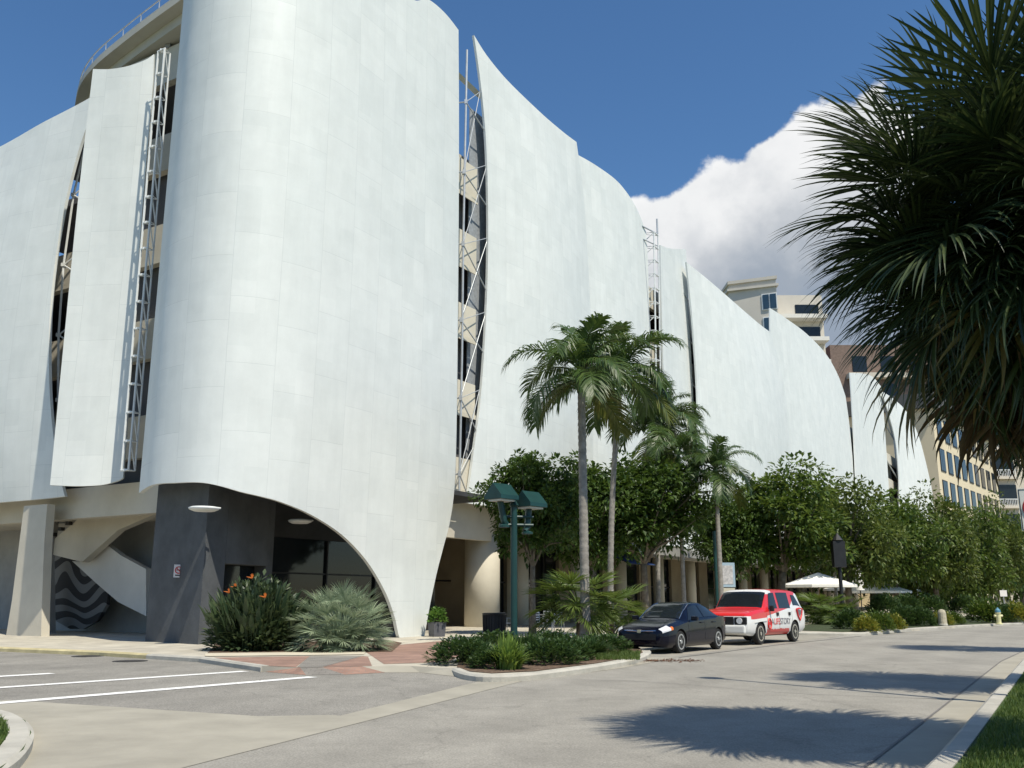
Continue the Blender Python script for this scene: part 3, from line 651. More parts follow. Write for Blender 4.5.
nt.links.new(tc_.outputs['Object'], wv_.inputs[0]); rp_ = nt.nodes.new('ShaderNodeValToRGB'); rp_.color_ramp.elements[0].position = .48; rp_.color_ramp.elements[0].color = (.02, .02, .022, 1); rp_.color_ramp.elements[1].position = .54; rp_.color_ramp.elements[1].color = (.17, .17, .165, 1)
nt.links.new(wv_.outputs['Color'], rp_.inputs[0]); nt.links.new(rp_.outputs[0], bs.inputs['Base Color'])
pix_plate(disc, 26.0, .15, 'mural_disc', mural)
pix_plate([(72, 561), (84, 562), (102, 541), (120, 555), (146, 569), (146, 616), (118, 602), (96, 583)], 25.6, .3, 'white_band', mat('white_plaster', (.62, .61, .57), .85, .06, 1))
pix_plate([(46, 553), (46, 546), (102, 499), (160, 497), (160, 512), (118, 530), (82, 562)], 25.0, .35, 'stair_flight', CONC)
for k in range(6):
    b = MB(); a_ = onS(54 + k * 7.6, 534 - k * 5.6, 24.9); b.sbox(24.8, 24.98, a_[1] - .12, a_[1] + .12, a_[2] - .10, a_[2] + .05); gpart(b, 'stair_bracket', BLACKM)
pix_plate([(108, 519), (160, 506), (160, 492), (110, 497)], 25.42, .15, 'landing_beam', CONC)
# bicycle-rack like dark grille by the column
# roof canopy at the corner
edge = [(74, 112), (79, 88), (93, 68), (120, 45), (150, 22), (182, -1), (225, -32)]
zc = 26.6
ed = catmull([onZ(x, y, zc) for x, y in edge], 5)
b = MB(); b.prism([P(*p).to_2d() for p in ed + [(44, 30), (44, 47)]], zc, zc + .35)
b.prism([P(*(Vector(p) + Vector((.55, -.1)))).to_2d() for p in ed] + [P(43, 30).to_2d(), P(43, 47).to_2d()], zc - .5, zc - .01)
gpart(b, 'roof_canopy', mat('pale_canopy', (.50, .48, .42), .85, .1, .5), fix=True)
b = MB()
for p in ed[::3]: b.tube([P(p[0] + .1, p[1], zc + .36), P(p[0] + .1, p[1], zc + .95)], .025, 6)
for h in (.5, .95): b.tube([P(p[0] + .1, p[1], zc + h) for p in ed], .03, 6)
gpart(b, 'roof_railing', STEEL)
b = MB()
for k in range(8): p = ed[k * 4]; b.tube([P(p[0] + 1, p[1], zc - .6), P(40, 40, zc - .6)], .14, 6)
gpart(b, 'canopy_rib', GREYC)
b = MB(); b.sbox(36, 41, 30, 34, 21, zc - .6); gpart(b, 'roof_core', GREYC)

# ladder trusses and bracing in the gaps
def ladder(p0, p1, half, dirv, rung=1.1, m=WSTEEL, r=.05, depth=None):
    p0, p1 = Vector(p0), Vector(p1); d = Vector(dirv).normalized() * half; b = MB()
    b.tube([p0 - d, p1 - d], r, 6); b.tube([p0 + d, p1 + d], r, 6)
    L_ = (p1 - p0).length; n = int(L_ / rung)
    for k in range(n + 1):
        q = p0.lerp(p1, k / n); b.box(q, (.09, .09, .09)); b.tube([q - d * 1.2, q + d * 1.2], r * .9, 6)
        if depth: b.tube([q - d, q + Vector(depth)], r * .5, 5); b.tube([q + d, q + Vector(depth)], r * .5, 5)
        if depth and k < n:
            q2 = p0.lerp(p1, (k + 1) / n); b.tube([q + Vector(depth), q2 - d], r * .6, 5)
    if depth: b.tube([p0 + Vector(depth), p1 + Vector(depth)], r * .8, 6)
    return gpart(b, 'ladder_truss', m)
sA = 22.3
sA = 21.7
ladder(P(*onS(125, 470, sA)), P(*onS(161.5, 50, sA)), .2, P(0, 1) - P(0, 0), 1.05, r=.045, depth=P(.35, -.1) - P(0, 0))
ladder(P(*onW(661, 545, 26.7)), P(*onW(656, 234, 26.7)), .42, P(1, .0) - P(0, 0), 1.15, r=.06, depth=P(-.8, 1.2) - P(0, 0))
b = MB(); t0 = P(*onW(657.5, 234, 26.7)); b.tube([t0, t0 + P(-2.2, .4) - P(0, 0)], .06, 6); t1 = P(*onW(657.5, 246, 26.7)); b.tube([t1, t1 + P(-2.0, .4) - P(0, 0)], .05, 6); b.tube([t1 + P(-2, .4) - P(0, 0), P(*onW(650, 330, 27.1))], .05, 6); b.tube([t0, t0 + Vector((0, 0, 1.3))], .07, 6); gpart(b, 'truss_outrigger', STEEL)
# truss at the tall gap
b = MB(); pole = [(467, 50), (465, 150), (463, 250), (462, 350), (460, 450), (459, 493)]
b.tube([P(*onW(x, y, 26.0)) for x, y in pole], .06, 8)
zz = [((466, 102), (484, 70 + 60)), ((464, 172), (486, 205)), ((463, 244), (486, 290)), ((461, 320), (483, 352)), ((460.5, 398), (477, 432)), ((459.5, 474), (467, 494))]
edge2 = [(480, 92), (487, 165), (488, 238), (486, 312), (479.5, 390), (473, 448)]
for k, ((ax, ay), (bx, by)) in enumerate(zz):
    a_ = P(*onW(ax, ay, 26.0)); b.tube([a_, P(*onW(*edge2[k], 26.25))], .022, 6); b.tube([a_, P(*onW(bx, by, 26.25))], .035, 6); b.box(a_, (.16, .16, .25))
    if k: b.tube([a_ , P(*onW(*edge2[k - 1], 26.25))], .022, 6)
    b.tube([a_, P(SW(a_.x, a_.y)[0] - .6, 27.6, a_.z)], .05, 6)
gpart(b, 'bracing_truss', STEEL)
b = MB(); a_ = P(*onW(456, 73, 26.4)); c_ = P(*onW(480, 96, 26.6)); b.tube([a_ + P(-4, 3) - P(0, 0), a_, c_], .2, 4); gpart(b, 'tie_beam', CONC)
BAY = mat('cream_concrete', (.62, .57, .46), .85, .08, .7)  # spandrels stepped forward here so the sun reaches them in the gap
for y0, h in ((155, 33), (227, 34), (301, 32), (379, 31), (457, 32)):
    za, zb = onW(457, y0, 26.4)[2], onW(457, y0 + h, 26.4)[2]; b = MB(); b.sbox(36.2, 39.4, 26.4, 26.7, zb, za); b.sbox(36.2, 39.4, 26.34, 26.39, zb - .25, zb - .02); gpart(b, 'forward_spandrel', BAY)
b = MB(); b.sbox(36.2, 40, 27.3, 27.4, 6.95, 24.5); gpart(b, 'dark_backing', DARK)  # plain dark sheet added in place of the shaded deck behind the openings
# mesh screen and an added dark sheet behind the edges of the skins
MESH = mat('grey_mesh_screen', (.30, .32, .34), .7, .2, 6)
b = MB(); b.sbox(39.3, 42.6, 26.85, 26.9, 6.95, 28.5); gpart(b, 'mesh_screen', MESH)
b = MB(); b.sbox(24.5, 24.6, 32.5, 38, 6.0, 20.6); gpart(b, 'dark_backing', DARK)  # dark sheet added so the side street slit shows dark, not sky
# bracing behind the bowed edge on the side street
b = MB(); bow = [(88, 128), (72, 195), (62, 265), (57, 335), (56.5, 400), (60, 455)]
pts = [P(*onS(x + 1.5, y, 23.1)) for x, y in bow]; b.tube(pts, .05, 6)
for k, p in enumerate(pts):
    q = P(24.0, SW(p.x, p.y)[1] - 1.6, p.z + 1.6); b.tube([p, q], .035, 5); q2 = P(24.0, SW(p.x, p.y)[1] - 1.7, p.z - 1.2); b.tube([p, q2], .035, 5); b.box(p, (.16, .16, .16))
gpart(b, 'bow_truss', WSTEEL)
b = MB(); bow = [(689, 300), (694, 345), (698, 390), (699.5, 440), (700, 490)]; pts = [P(*onW(x - 1, y, 26.9)) for x, y in bow]; b.tube(pts, .06, 6)
for p in pts: b.tube([p, P(SW(p.x, p.y)[0] - 3, 27.6, p.z + 2)], .05, 5)
bow = [(887, 412), (895, 440), (899, 480), (899, 530)]; pts = [P(*onW(x - 1, y, 27.0)) for x, y in bow]; b.tube(pts, .12, 6)
for p in pts: b.tube([p, P(SW(p.x, p.y)[0] - 7, 27.6, p.z + 3)], .12, 5)
gpart(b, 'bow_truss', STEEL)
#@@MORE
# ------------------------------------------------------------------ buildings behind
def win_part(o, name, quad, depth, m, frame=None):     # quad = 4 points (outer face), depth vector inwards
    b = MB(); b.slab(quad, depth); b.v = [tuple(o.matrix_world.inverted() @ Vector(v)) for v in b.v]; return b.build(name, m, o, fix=True)
def wpart(o, b, name, m, par=None):
    b.v = [tuple(o.matrix_world.inverted() @ Vector(v)) for v in b.v]; return b.build(name, m, par or o, fix=True)
# cream office block with a grid of windows
ob0, odir = Vector((92.0, 200.0)), Vector((math.sin(rad(38)), math.cos(rad(38))))
onrm = Vector((odir.y, -odir.x))
def OB(t, d, z): p = ob0 + odir * t - onrm * d; return Vector((p.x, p.y, z))
o = thing('office_building', 'cream office block with a grid of dark windows beyond the end of the garage', 'building', (ob0.x, ob0.y, 0)); bpy.context.view_layer.update()
ht = 42.6; CREAM = mat('cream_render', (.66, .57, .40), .85, .06, .2); GSHADE = mat('grey_render', (.27, .26, .235), .85, .08, .2)
b = MB(); b.prism([OB(-.0, 0, 0).to_2d(), OB(61, 0, 0).to_2d(), OB(61, 30, 0).to_2d(), OB(0, 30, 0).to_2d()], 0, ht); wpart(o, b, 'wall', CREAM)
b = MB(); b.prism([OB(-1.2, -1.2, 0).to_2d(), OB(62, -1.2, 0).to_2d(), OB(62, 31, 0).to_2d(), OB(-1.2, 31, 0).to_2d()], ht, ht + 1.0)
b.prism([OB(-.4, -.4, 0).to_2d(), OB(61.4, -.4, 0).to_2d(), OB(61.4, 30, 0).to_2d(), OB(-.4, 30, 0).to_2d()], ht + 1.01, ht + 3.6); wpart(o, b, 'cornice', mat('dark_cornice', (.10, .10, .10), .8, .1, .3))
for r_ in range(6):
    for c_ in range(9):
        t = 2.4 + c_ * 6.5; z1 = ht - 1.6 - r_ * 7.0
        f = win_part(o, 'window', [OB(t, -.15, z1), OB(t + 4.2, -.15, z1), OB(t + 4.2, -.15, z1 - 5.1), OB(t, -.15, z1 - 5.1)], -0.14 * Vector((onrm.x, onrm.y, 0)), BLACKM)
        for k in range(3):
            win_part(o, 'pane', [OB(t + .25 + k * 1.3, -.19, z1 - .25), OB(t + 1.35 + k * 1.3, -.19, z1 - .25), OB(t + 1.35 + k * 1.3, -.19, z1 - 4.85), OB(t + .25 + k * 1.3, -.19, z1 - 4.85)], -0.03 * Vector((onrm.x, onrm.y, 0)), GLASS).parent = f
# apartment tower at its right with balconies
o = thing('apartment_tower', 'pale apartment block with stacked white balconies right of the cream office block', 'building', (150, 262, 0)); bpy.context.view_layer.update()
tp = onY(985, 448, 262); x0 = onY(983, 520, 262).x; x1 = onY(1062, 520, 262).x; zt = 42
PALE = mat('pale_render', (.62, .56, .46), .85, .06, .2)
b = MB(); b.prism([(x0, 262), (x1, 262), (x1, 290), (x0, 290)], 0, zt + 14); wpart(o, b, 'wall', PALE)
for k in range(6):
    z = 10 + k * 8.2; xa, xb = x0 + 3.2, x0 + 10.6
    b = MB(); b.prism([(xa, 260.6), (xb, 260.6), (xb, 261.98), (xa, 261.98)], z, z + .5); bal = wpart(o, b, 'balcony', PALE)
    b = MB(); b.box(((xa + xb) / 2, 261.9, z + 4.0), (xb - xa - .6, .12, 5.4)); wpart(o, b, 'recess', GLASS)
    b = MB()
    for q in range(16): b.box((xa + .2 + q * (xb - xa - .4) / 15, 260.7, z + 1.5), (.14, .1, 2.0))
    b.box(((xa + xb) / 2, 260.7, z + 2.55), (xb - xa, .2, .25)); wpart(o, b, 'railing', WSTEEL, bal).parent = bal
for k in range(3):
    b = MB(); z = 6 + k * 14; b.box((x0 + 15.5, 261.93, z + 4), (4, .1, 5)); wpart(o, b, 'window', GLASS)
# tan tower over the roofline
o = thing('residential_tower', 'tall tan tower with paired windows rising behind the garage roofline', 'building', (60, 190, 0)); bpy.context.view_layer.update()
TT = mat('tan_tower', (.57, .53, .46), .85, .06, .3); Y0 = 190
c0, c1, c2 = onY(734, 300, Y0), onY(777, 300, Y0), onY(838, 300, Y0); zt = onY(776, 279, Y0).z
b = MB(); b.prism([(c0.x, Y0 + 4), (c1.x, Y0), (c1.x + 1, Y0 + 40), (c0.x, Y0 + 40)], 0, zt); wpart(o, b, 'tower_wall', TT)
b = MB(); b.prism([(c0.x - .5, Y0 + 3.4), (c1.x + .4, Y0 - .6), (c1.x + 1.4, Y0 + 41), (c0.x - .5, Y0 + 41)], zt - 1.6, zt - 1.1); b.prism([(c0.x - .3, Y0 + 3.6), (c1.x + .2, Y0 - .4), (c1.x + 1.2, Y0 + 41), (c0.x - .3, Y0 + 41)], zt + .01, zt + .7); wpart(o, b, 'cornice', TT)
b = MB(); b.prism([(c1.x + 1.3, Y0 + 10), (c2.x, Y0 + 10), (c2.x, Y0 + 40), (c1.x + 1.3, Y0 + 40)], 0, zt - .3); wpart(o, b, 'set_back_wall', TT)
for k in range(7):
    z = zt - 6.5 - k * 5.2
    b = MB(); b.prism([(c1.x + 2.2, Y0 + 7), (c2.x, Y0 + 7), (c2.x, Y0 + 9.98), (c1.x + 2.2, Y0 + 9.98)], z, z + .9); wpart(o, b, 'balcony', mat('white_render', (.70, .68, .62), .8, .05, .3))
    b = MB(); b.box(((c1.x + c2.x) / 2 + 3, Y0 + 9.9, z + 2.6), ((c2.x - c1.x) * .4, .12, 2.6)); wpart(o, b, 'recess', GLASS)
    for fx in (.58, .84):
        px = lerp(c0.x, c1.x, fx); yy = lerp(Y0 + 4, Y0, fx) - .1
        if k < 4 and fx < .6: continue
        b = MB(); ang = math.atan2(-4, c1.x - c0.x); b.box((px, yy, z + 1.6), (3.2, .25, 3.6), Matrix.Rotation(ang, 3, 'Z')); f = wpart(o, b, 'window', WSTEEL)
        for q in (-.75, .75):
            b = MB(); b.box(Vector((px, yy - .1, z + 1.6)) + Matrix.Rotation(ang, 3, 'Z') @ Vector((q, -.08, 0)), (1.3, .1, 3.2), Matrix.Rotation(ang, 3, 'Z')); wpart(o, b, 'pane', glass_mat('blue_glass', (.03, .06, .09))).parent = f
# brick building with terraces behind the palms
o = thing('brick_building', 'red brick building with roof terraces glimpsed behind the dark palm fronds', 'building', (110, 255, 0)); bpy.context.view_layer.update()
xa, xb = onY(834, 400, 255).x, onY(985, 400, 255).x; zt = onY(860, 345, 255).z
BRK = brick_mat('brick_wall', (.24, .085, .05), (.19, .07, .045), (.2, .14, .11), 1.2, .5)
b = MB(); b.prism([(xa, 255), (xb, 255), (xb, 285), (xa, 285)], 0, zt); wpart(o, b, 'wall', BRK)
for k in range(5):
    z = zt - 4 - k * 8; b = MB(); b.prism([(xa + 4, 252.5), (xb - 2, 252.5), (xb - 2, 254.98), (xa + 4, 254.98)], z - 6, z - 4.6); wpart(o, b, 'balcony', PALE)
    for q in range(5):
        b = MB(); b.box((xa + 8 + q * 8, 254.9, z - 1.6), (4, .2, 4.6)); wpart(o, b, 'window', GLASS)

# ------------------------------------------------------------------ foliage builders
BARK = mat('grey_bark', (.12, .095, .07), .95, .3, 6, .8, 25, col2=(.21, .18, .14))
def crown_mesh(name, rx, rz, n_cl, n_lf, seed, m, lf=(.16, .29), clr=(.42, .8)):
    r = random.Random(seed); b = MB(); cl = []
    for _ in range(n_cl):
        while True:
            d = Vector((r.uniform(-1, 1), r.uniform(-1, 1), r.uniform(-1, 1)))
            if .05 < d.length < 1: break
        d.normalize(); k = r.uniform(.3, 1.0) ** .6
        nn = 1 + .5 * noise.noise(d * 1.7 + Vector((seed, 0, 0)))
        if d.z < -.5: d.z *= .85
        cl.append((Vector((d.x * rx * k * nn, d.y * rx * k * nn, d.z * rz * k * nn)), r.uniform(*clr)))
    for c, cr in cl:
        for _ in range(n_lf):
            d = Vector((r.gauss(0, 1), r.gauss(0, 1), r.gauss(.15, .8))).normalized()
            p = c + Vector((d.x, d.y, d.z * .75)) * cr * (.35 + .65 * r.random() ** .5)
            L_ = r.uniform(*lf); out = (d + Vector((r.uniform(-.6, .6), r.uniform(-.6, .6), r.uniform(-.7, .25)))).normalized()
            side = out.cross(Vector((r.uniform(-.4, .4), r.uniform(-.4, .4), 1))).normalized() * L_ * r.uniform(.26, .38)
            up = side.cross(out).normalized() * L_ * .1
            b.add([p, p + out * L_ * .45 + side + up, p + out * L_ - up, p + out * L_ * .45 - side + up], [(0, 1, 2, 3)])
    return b.mesh(name, m), cl
def limbs_mesh(name, cl, zc, fork, r0, seed, m, n=14):
    r = random.Random(seed); b = MB(); lean = Vector((r.uniform(-.15, .15), r.uniform(-.15, .15), 0))
    top = Vector((lean.x, lean.y, fork))
    b.tube([(0, 0, -.05), (lean.x * .2, lean.y * .2, fork * .35), (lean.x * .7, lean.y * .4, fork * .7), top], [r0 * 1.35, r0, r0 * .88, r0 * .8], 9)
    pick = sorted(cl, key=lambda q: -q[0].length)[:n * 2]; r.shuffle(pick)
    for c, _ in pick[:n]:
        e = c * .92 + Vector((0, 0, zc)); mid = top.lerp(e, .5) + Vector((r.uniform(-.2, .2), r.uniform(-.2, .2), r.uniform(-.1, .35)))
        b.tube([top - Vector((0, 0, .25)), top.lerp(mid, .5) + Vector((0, 0, .08)), mid, e], [r0 * .5, r0 * .36, r0 * .24, r0 * .06], 6, cap=False)
    return b.mesh(name, m, smooth=True)
LEAF_A = leaf_mat('leaves_deep_green', (.022, .053, .009), (.078, .132, .02), .28)
LEAF_B = leaf_mat('leaves_mid_green', (.034, .075, .011), (.115, .165, .026), .3)
LEAF_C = leaf_mat('leaves_olive', (.040, .074, .012), (.125, .158, .03), .3)
CROWNS = []
for k, (m, ncl, nlf) in enumerate([(LEAF_A, 150, 90), (LEAF_A, 140, 90), (LEAF_B, 120, 90), (LEAF_C, 115, 90), (LEAF_B, 110, 90)]):
    me, cl = crown_mesh('crown', 2.6, 2.0, ncl, nlf, 31 + k, m); CROWNS.append((me, cl))
TRUNKS = [limbs_mesh('trunk', cl, 4.4, 2.5, .15, 50 + k, BARK) for k, (me, cl) in enumerate(CROWNS)]
def tree(s_, w_, zc, rx, rz, k, label, rot=0, group=None, cat='tree'):
    o = thing('broadleaf_tree', label, cat, P(s_, w_, KH), rot, group)
    t = link('trunk', TRUNKS[k], o); f = link('crown', CROWNS[k][0], o)
    sx = rx / 2.6; sz = zc / 4.4
    t.scale = (sx, sx, sz); f.scale = (sx * .9, sx * .9, rz / 2.0 * .84); f.location = (0, 0, zc); return o
def tree_px(x, w_, yt, yb, half, k, label, rot=0, group=None):
    s_, _, _ = onW(x, (yt + yb) / 2, w_); zt = onW(x, yt, w_)[2]; zb = onW(x, yb, w_)[2]; c = P(s_, w_); sc = (c.y * math.cos(PITCH) + 2 * math.sin(PITCH)) / FPX
    return tree(s_, w_, (zt + zb) / 2 - KH, half * sc, (zt - zb) / 2, k, label, rot, group)
TG = 'street trees along the garage'
tree_px(532, 20.0, 450, 562, 54, 0, 'dark leafy tree overhanging the green lamp post', .3)
tree_px(642, 20.5, 450, 568, 70, 1, 'dense dark tree behind the tall palms and the black sedan', 1.4)
tree_px(588, 22.5, 460, 575, 60, 0, 'dark tree deep in the shade behind the front palm trunk', 2.4)
tree_px(775, 17.5, 466, 590, 74, 2, 'broad open street tree with forking dark limbs behind the red and white van', 0, TG)
tree_px(730, 19.5, 488, 585, 46, 1, 'smaller green tree between the short palm and the forked tree', 2, TG)
tree_px(845, 16.8, 482, 594, 60, 3, 'green street tree over the open white umbrellas', .8, TG)
tree_px(893, 15.8, 494, 604, 54, 2, 'green street tree above the yellow shrubs on the second kerb island', 2.2, TG)
tree_px(932, 14.0, 498, 606, 50, 3, 'bushy street tree in front of the end of the garage', 3.1, TG)
tree_px(966, 12.2, 510, 610, 44, 4, 'street tree below the cream office windows', 4.0, TG)
tree_px(992, 10.5, 508, 608, 38, 3, 'tall street tree in front of the balcony block', 5.2, TG)
tree_px(1018, 9.0, 514, 614, 40, 1, 'dark street tree at the right end of the row', 1.0, TG)
tree_px(940, 20, 528, 616, 76, 1, 'dark tree filling the shade behind the far street trees', 1.9, TG)
tree_px(1030, 16, 532, 614, 70, 0, 'low dark tree mass at the far bend of the road', 2.9, TG)
tree_px(870, 20, 515, 612, 62, 1, 'shaded tree behind the closed umbrella', 3.9, TG)

# feather palms
RING = mat('palm_trunk', (.24, .22, .19), .9, .2, 5, .5, 30, col2=(.36, .33, .29))
PGREEN = leaf_mat('palm_leaflets', (.030, .070, .014), (.075, .12, .025), .28, .45, .5)
PYEL = leaf_mat('palm_leaflets_yellow', (.06, .095, .016), (.15, .16, .035), .3, .45, .5)
SHAFT = mat('crownshaft', (.12, .18, .07), .5, .2, 4)
def frond_mesh(name, L_, rise, droop, seed, m, nl=48, ll=.72):
    r = random.Random(seed); b = MB(); pts = []
    a = rise; x = z = 0.0; n = 14
    for i in range(n + 1):
        pts.append(Vector((x, .04 * math.sin(i * .5 + seed), z))); st = L_ / n; x += math.cos(a) * st; z += math.sin(a) * st; a -= droop / n * (.6 + 1.0 * i / n)
    b.tube(pts, [.035 * (1 - i / n) + .006 for i in range(n + 1)], 5)
    for i in range(nl):
        t = .12 + .88 * (i + .5) / nl; f = t * n; k = min(int(f), n - 1); p = pts[k].lerp(pts[k + 1], f - k); d = (pts[k + 1] - pts[k]).normalized()
        up = Vector((0, 1, 0)).cross(d) * -1
        if up.z < 0: up = -up
        le = ll * (math.sin(math.pi * (.18 + .72 * t)) ** .7) * r.uniform(.85, 1.1)
        for sgn in (-1, 1):
            fwd = lerp(.35, .95, t); dr = (d * fwd + Vector((0, sgn, 0)) * (1 - .3 * t) + up * r.uniform(.0, .35)).normalized()
            w_ = up.cross(dr).normalized() * .025; q1 = p + dr * le * .5; q2 = p + dr * le * .8 - Vector((0, 0, le * r.uniform(.08, .22))); q3 = p + dr * le - Vector((0, 0, le * r.uniform(.28, .55)))
            b.add([p - w_ * .5, p + w_ * .5, q1 + w_, q1 - w_, q2 + w_ * .8, q2 - w_ * .8, q3], [(0, 1, 2, 3), (3, 2, 4, 5), (5, 4, 6)])
    return b.mesh(name, m)
FR = [frond_mesh('frond', 2.0, rad(78), rad(75), 1, PGREEN), frond_mesh('frond', 2.5, rad(52), rad(105), 2, PGREEN), frond_mesh('frond', 2.5, rad(30), rad(110), 3, PGREEN),
      frond_mesh('frond', 2.4, rad(8), rad(95), 4, PGREEN), frond_mesh('frond', 2.2, rad(-18), rad(62), 5, PYEL)]
def feather_palm(label, s_, w_, zc, sc=1.0, r0=.13, seed=0, lean=(0, 0), n=15, group='feather palms by the garage'):
    r = random.Random(seed); o = thing('feather_palm', label, 'palm tree', P(s_, w_, KH), 0, group); b = MB(); pts = []; rs = []
    zt = zc - KH - .75 * sc; K = max(24, int(zt / .075))
    for i in range(K + 1):
        t = i / K; pts.append(Vector((lean[0] * t * t, lean[1] * t * t, zt * t))); q = r0 * (1.35 - .35 * min(1, t * 6)) * (1 - .18 * t); rs.append(q * (1.0 if i % 3 else .91))
    b.tube(pts, rs, 12); b.build('trunk', RING, o, smooth=True)
    top = pts[-1]; b = MB(); b.tube([top - Vector((0, 0, .02)), top + Vector((0, 0, .3 * sc)), top + Vector((0, 0, .8 * sc))], [r0 * .95, r0 * 1.05, r0 * .5], 12); b.build('crownshaft', SHAFT, o, smooth=True)
    c = top + Vector((0, 0, .72 * sc))
    for i in range(n):
        t = (i + .5) / n; k = 0 if t < .14 else 1 if t < .42 else 2 if t < .68 else 3 if t < .88 else 4
        f = link('frond', FR[k], o); f.location = c - Vector((0, 0, .35 * sc * t)); f.rotation_euler = (r.uniform(-.25, .25), r.uniform(-.15, .15), i * 2.39996 + r.uniform(-.3, .3)); z = sc * r.uniform(.85, 1.12); f.scale = (z, z, z)
    return o
def palm_px(label, x, w_, yc, **k):
    s_, _, z = onW(x, yc, w_); return feather_palm(label, s_, w_, z, **k)
palm_px('tall feather palm with a pale ringed trunk on the front planting island', 581, 14.0, 368, seed=3, sc=1.12, r0=.16, n=18)
palm_px('tall feather palm with a darker trunk just right of the front palm', 605, 15.6, 372, seed=8, sc=1.22, r0=.12, n=19, lean=(.55, 0))
palm_px('feather palm standing behind the dark tree, its big crown right of the two tall ones', 652, 21.8, 420, seed=12, sc=1.5, r0=.15, n=22, lean=(.6, .2))
palm_px('feather palm whose crown is lost in the dark tree behind the sedan', 678, 19.0, 450, seed=17, sc=1.05, r0=.13, n=14)
palm_px('short feather palm with yellowish fronds in front of the white wall', 715, 16.5, 466, seed=23, sc=1.08, r0=.14, n=18)
palm_px('slim palm rising out of the umbrella terrace', 829, 19, 500, seed=29, sc=.9, r0=.14, n=11)
for i, (x, w_, lb) in enumerate([(975, 11.6, 'thin pale palm trunk left of the far pair'), (992, 10.4, 'left one of two slender pale palm trunks near the hydrant'), (999, 10.0, 'right one of two slender pale palm trunks near the hydrant')]):
    palm_px(lb, x, w_, 560, seed=40 + i, sc=1.1, r0=.2, n=8)

# fan palms
FANG = leaf_mat('fan_leaf', (.012, .028, .010), (.06, .085, .025), .15, .42, .5)
FANY = leaf_mat('fan_leaf_old', (.085, .095, .025), (.16, .12, .035), .25, .5, .4)
FAND = leaf_mat('fan_leaf_dead', (.07, .045, .022), (.15, .105, .055), .15, .8, .2)
SILV = leaf_mat('fan_leaf_silver', (.16, .22, .13), (.34, .40, .26), .2, .5, .4)
FANB = leaf_mat('fan_leaf_bright', (.06, .11, .02), (.13, .18, .035), .3, .45, .4)
def fan_mesh(name, pet, R_, seed, m, N=54, droop=.5, span=2.6, pdroop=.35, wd=.025, segs=7, costa=.35, shag=0.0):
    r = random.Random(seed); b = MB(); pts = []; n = 8
    for i in range(n + 1): t = i / n; pts.append(Vector((pet * t, 0, -pdroop * pet * t * t)))
    b.tube(pts, [.022 * (1 - .5 * i / n) for i in range(n + 1)], 5)
    h = pts[-1]; d0 = (pts[-1] - pts[-2]).normalized(); up = Vector((-d0.z, 0, d0.x))
    for i in range(N):
        a = span * (2 * (i + .5) / N - 1) + r.uniform(-.03, .03); ca = math.cos(a); R1 = R_ * (.72 + .28 * max(0, math.cos(a * .75))) * r.uniform(.88, 1.06)
        org = h + d0 * costa * max(0, math.cos(a)) * .8 - Vector((0, 0, 1)) * costa * .25 * max(0, ca)
        dr = (d0 * ca + Vector((0, 1, 0)) * math.sin(a) + up * (.22 * abs(math.sin(a)) + r.uniform(-.1, .1) * (1 + 3 * shag)) + Vector((r.uniform(-1, 1), r.uniform(-1, 1), r.uniform(-1, .3))) * .25 * shag).normalized()
        side = up.cross(dr).normalized(); p = org.copy(); dd = dr.copy(); rows = []; dk = droop * r.uniform(.6, 1.5)
        for k in range(segs + 1):
            t = k / segs; w_ = wd * (.35 + 1.3 * t if t < .5 else max(0.03, 1 - ((t - .5) / .5) ** 1.4))
            fold = up * w_ * .45; rows.append((p - side * w_ + fold, p.copy(), p + side * w_ + fold))
            st = R1 / segs; dd = (dd + Vector((0, 0, -1)) * dk * (t ** 2) * .55).normalized(); p = p + dd * st
        vs = [v for q in rows for v in q]; b.add(vs, [(k * 3 + j, k * 3 + j + 1, (k + 1) * 3 + j + 1, (k + 1) * 3 + j) for k in range(segs) for j in (0, 1)])
    return b.mesh(name, m)
FAN = [fan_mesh('frond', 1.0, 1.05, 61 + k, FANG, N=70, droop=.45 + .22 * k, pdroop=.15 + .08 * k, span=2.75, wd=.019) for k in range(4)]
FANO = [fan_mesh('frond', 1.0, .9, 71 + k, FANY, droop=.9, pdroop=.45, N=34, shag=.3) for k in range(2)]
FANX = [fan_mesh('frond', .95, .9, 81 + k, FAND, droop=1.2, pdroop=.5, N=30, span=1.9, shag=1.0, wd=.024) for k in range(3)]
BOOT = mat('fibrous_trunk', (.10, .075, .05), .95, .4, 7, .9, 22, col2=(.20, .16, .11))
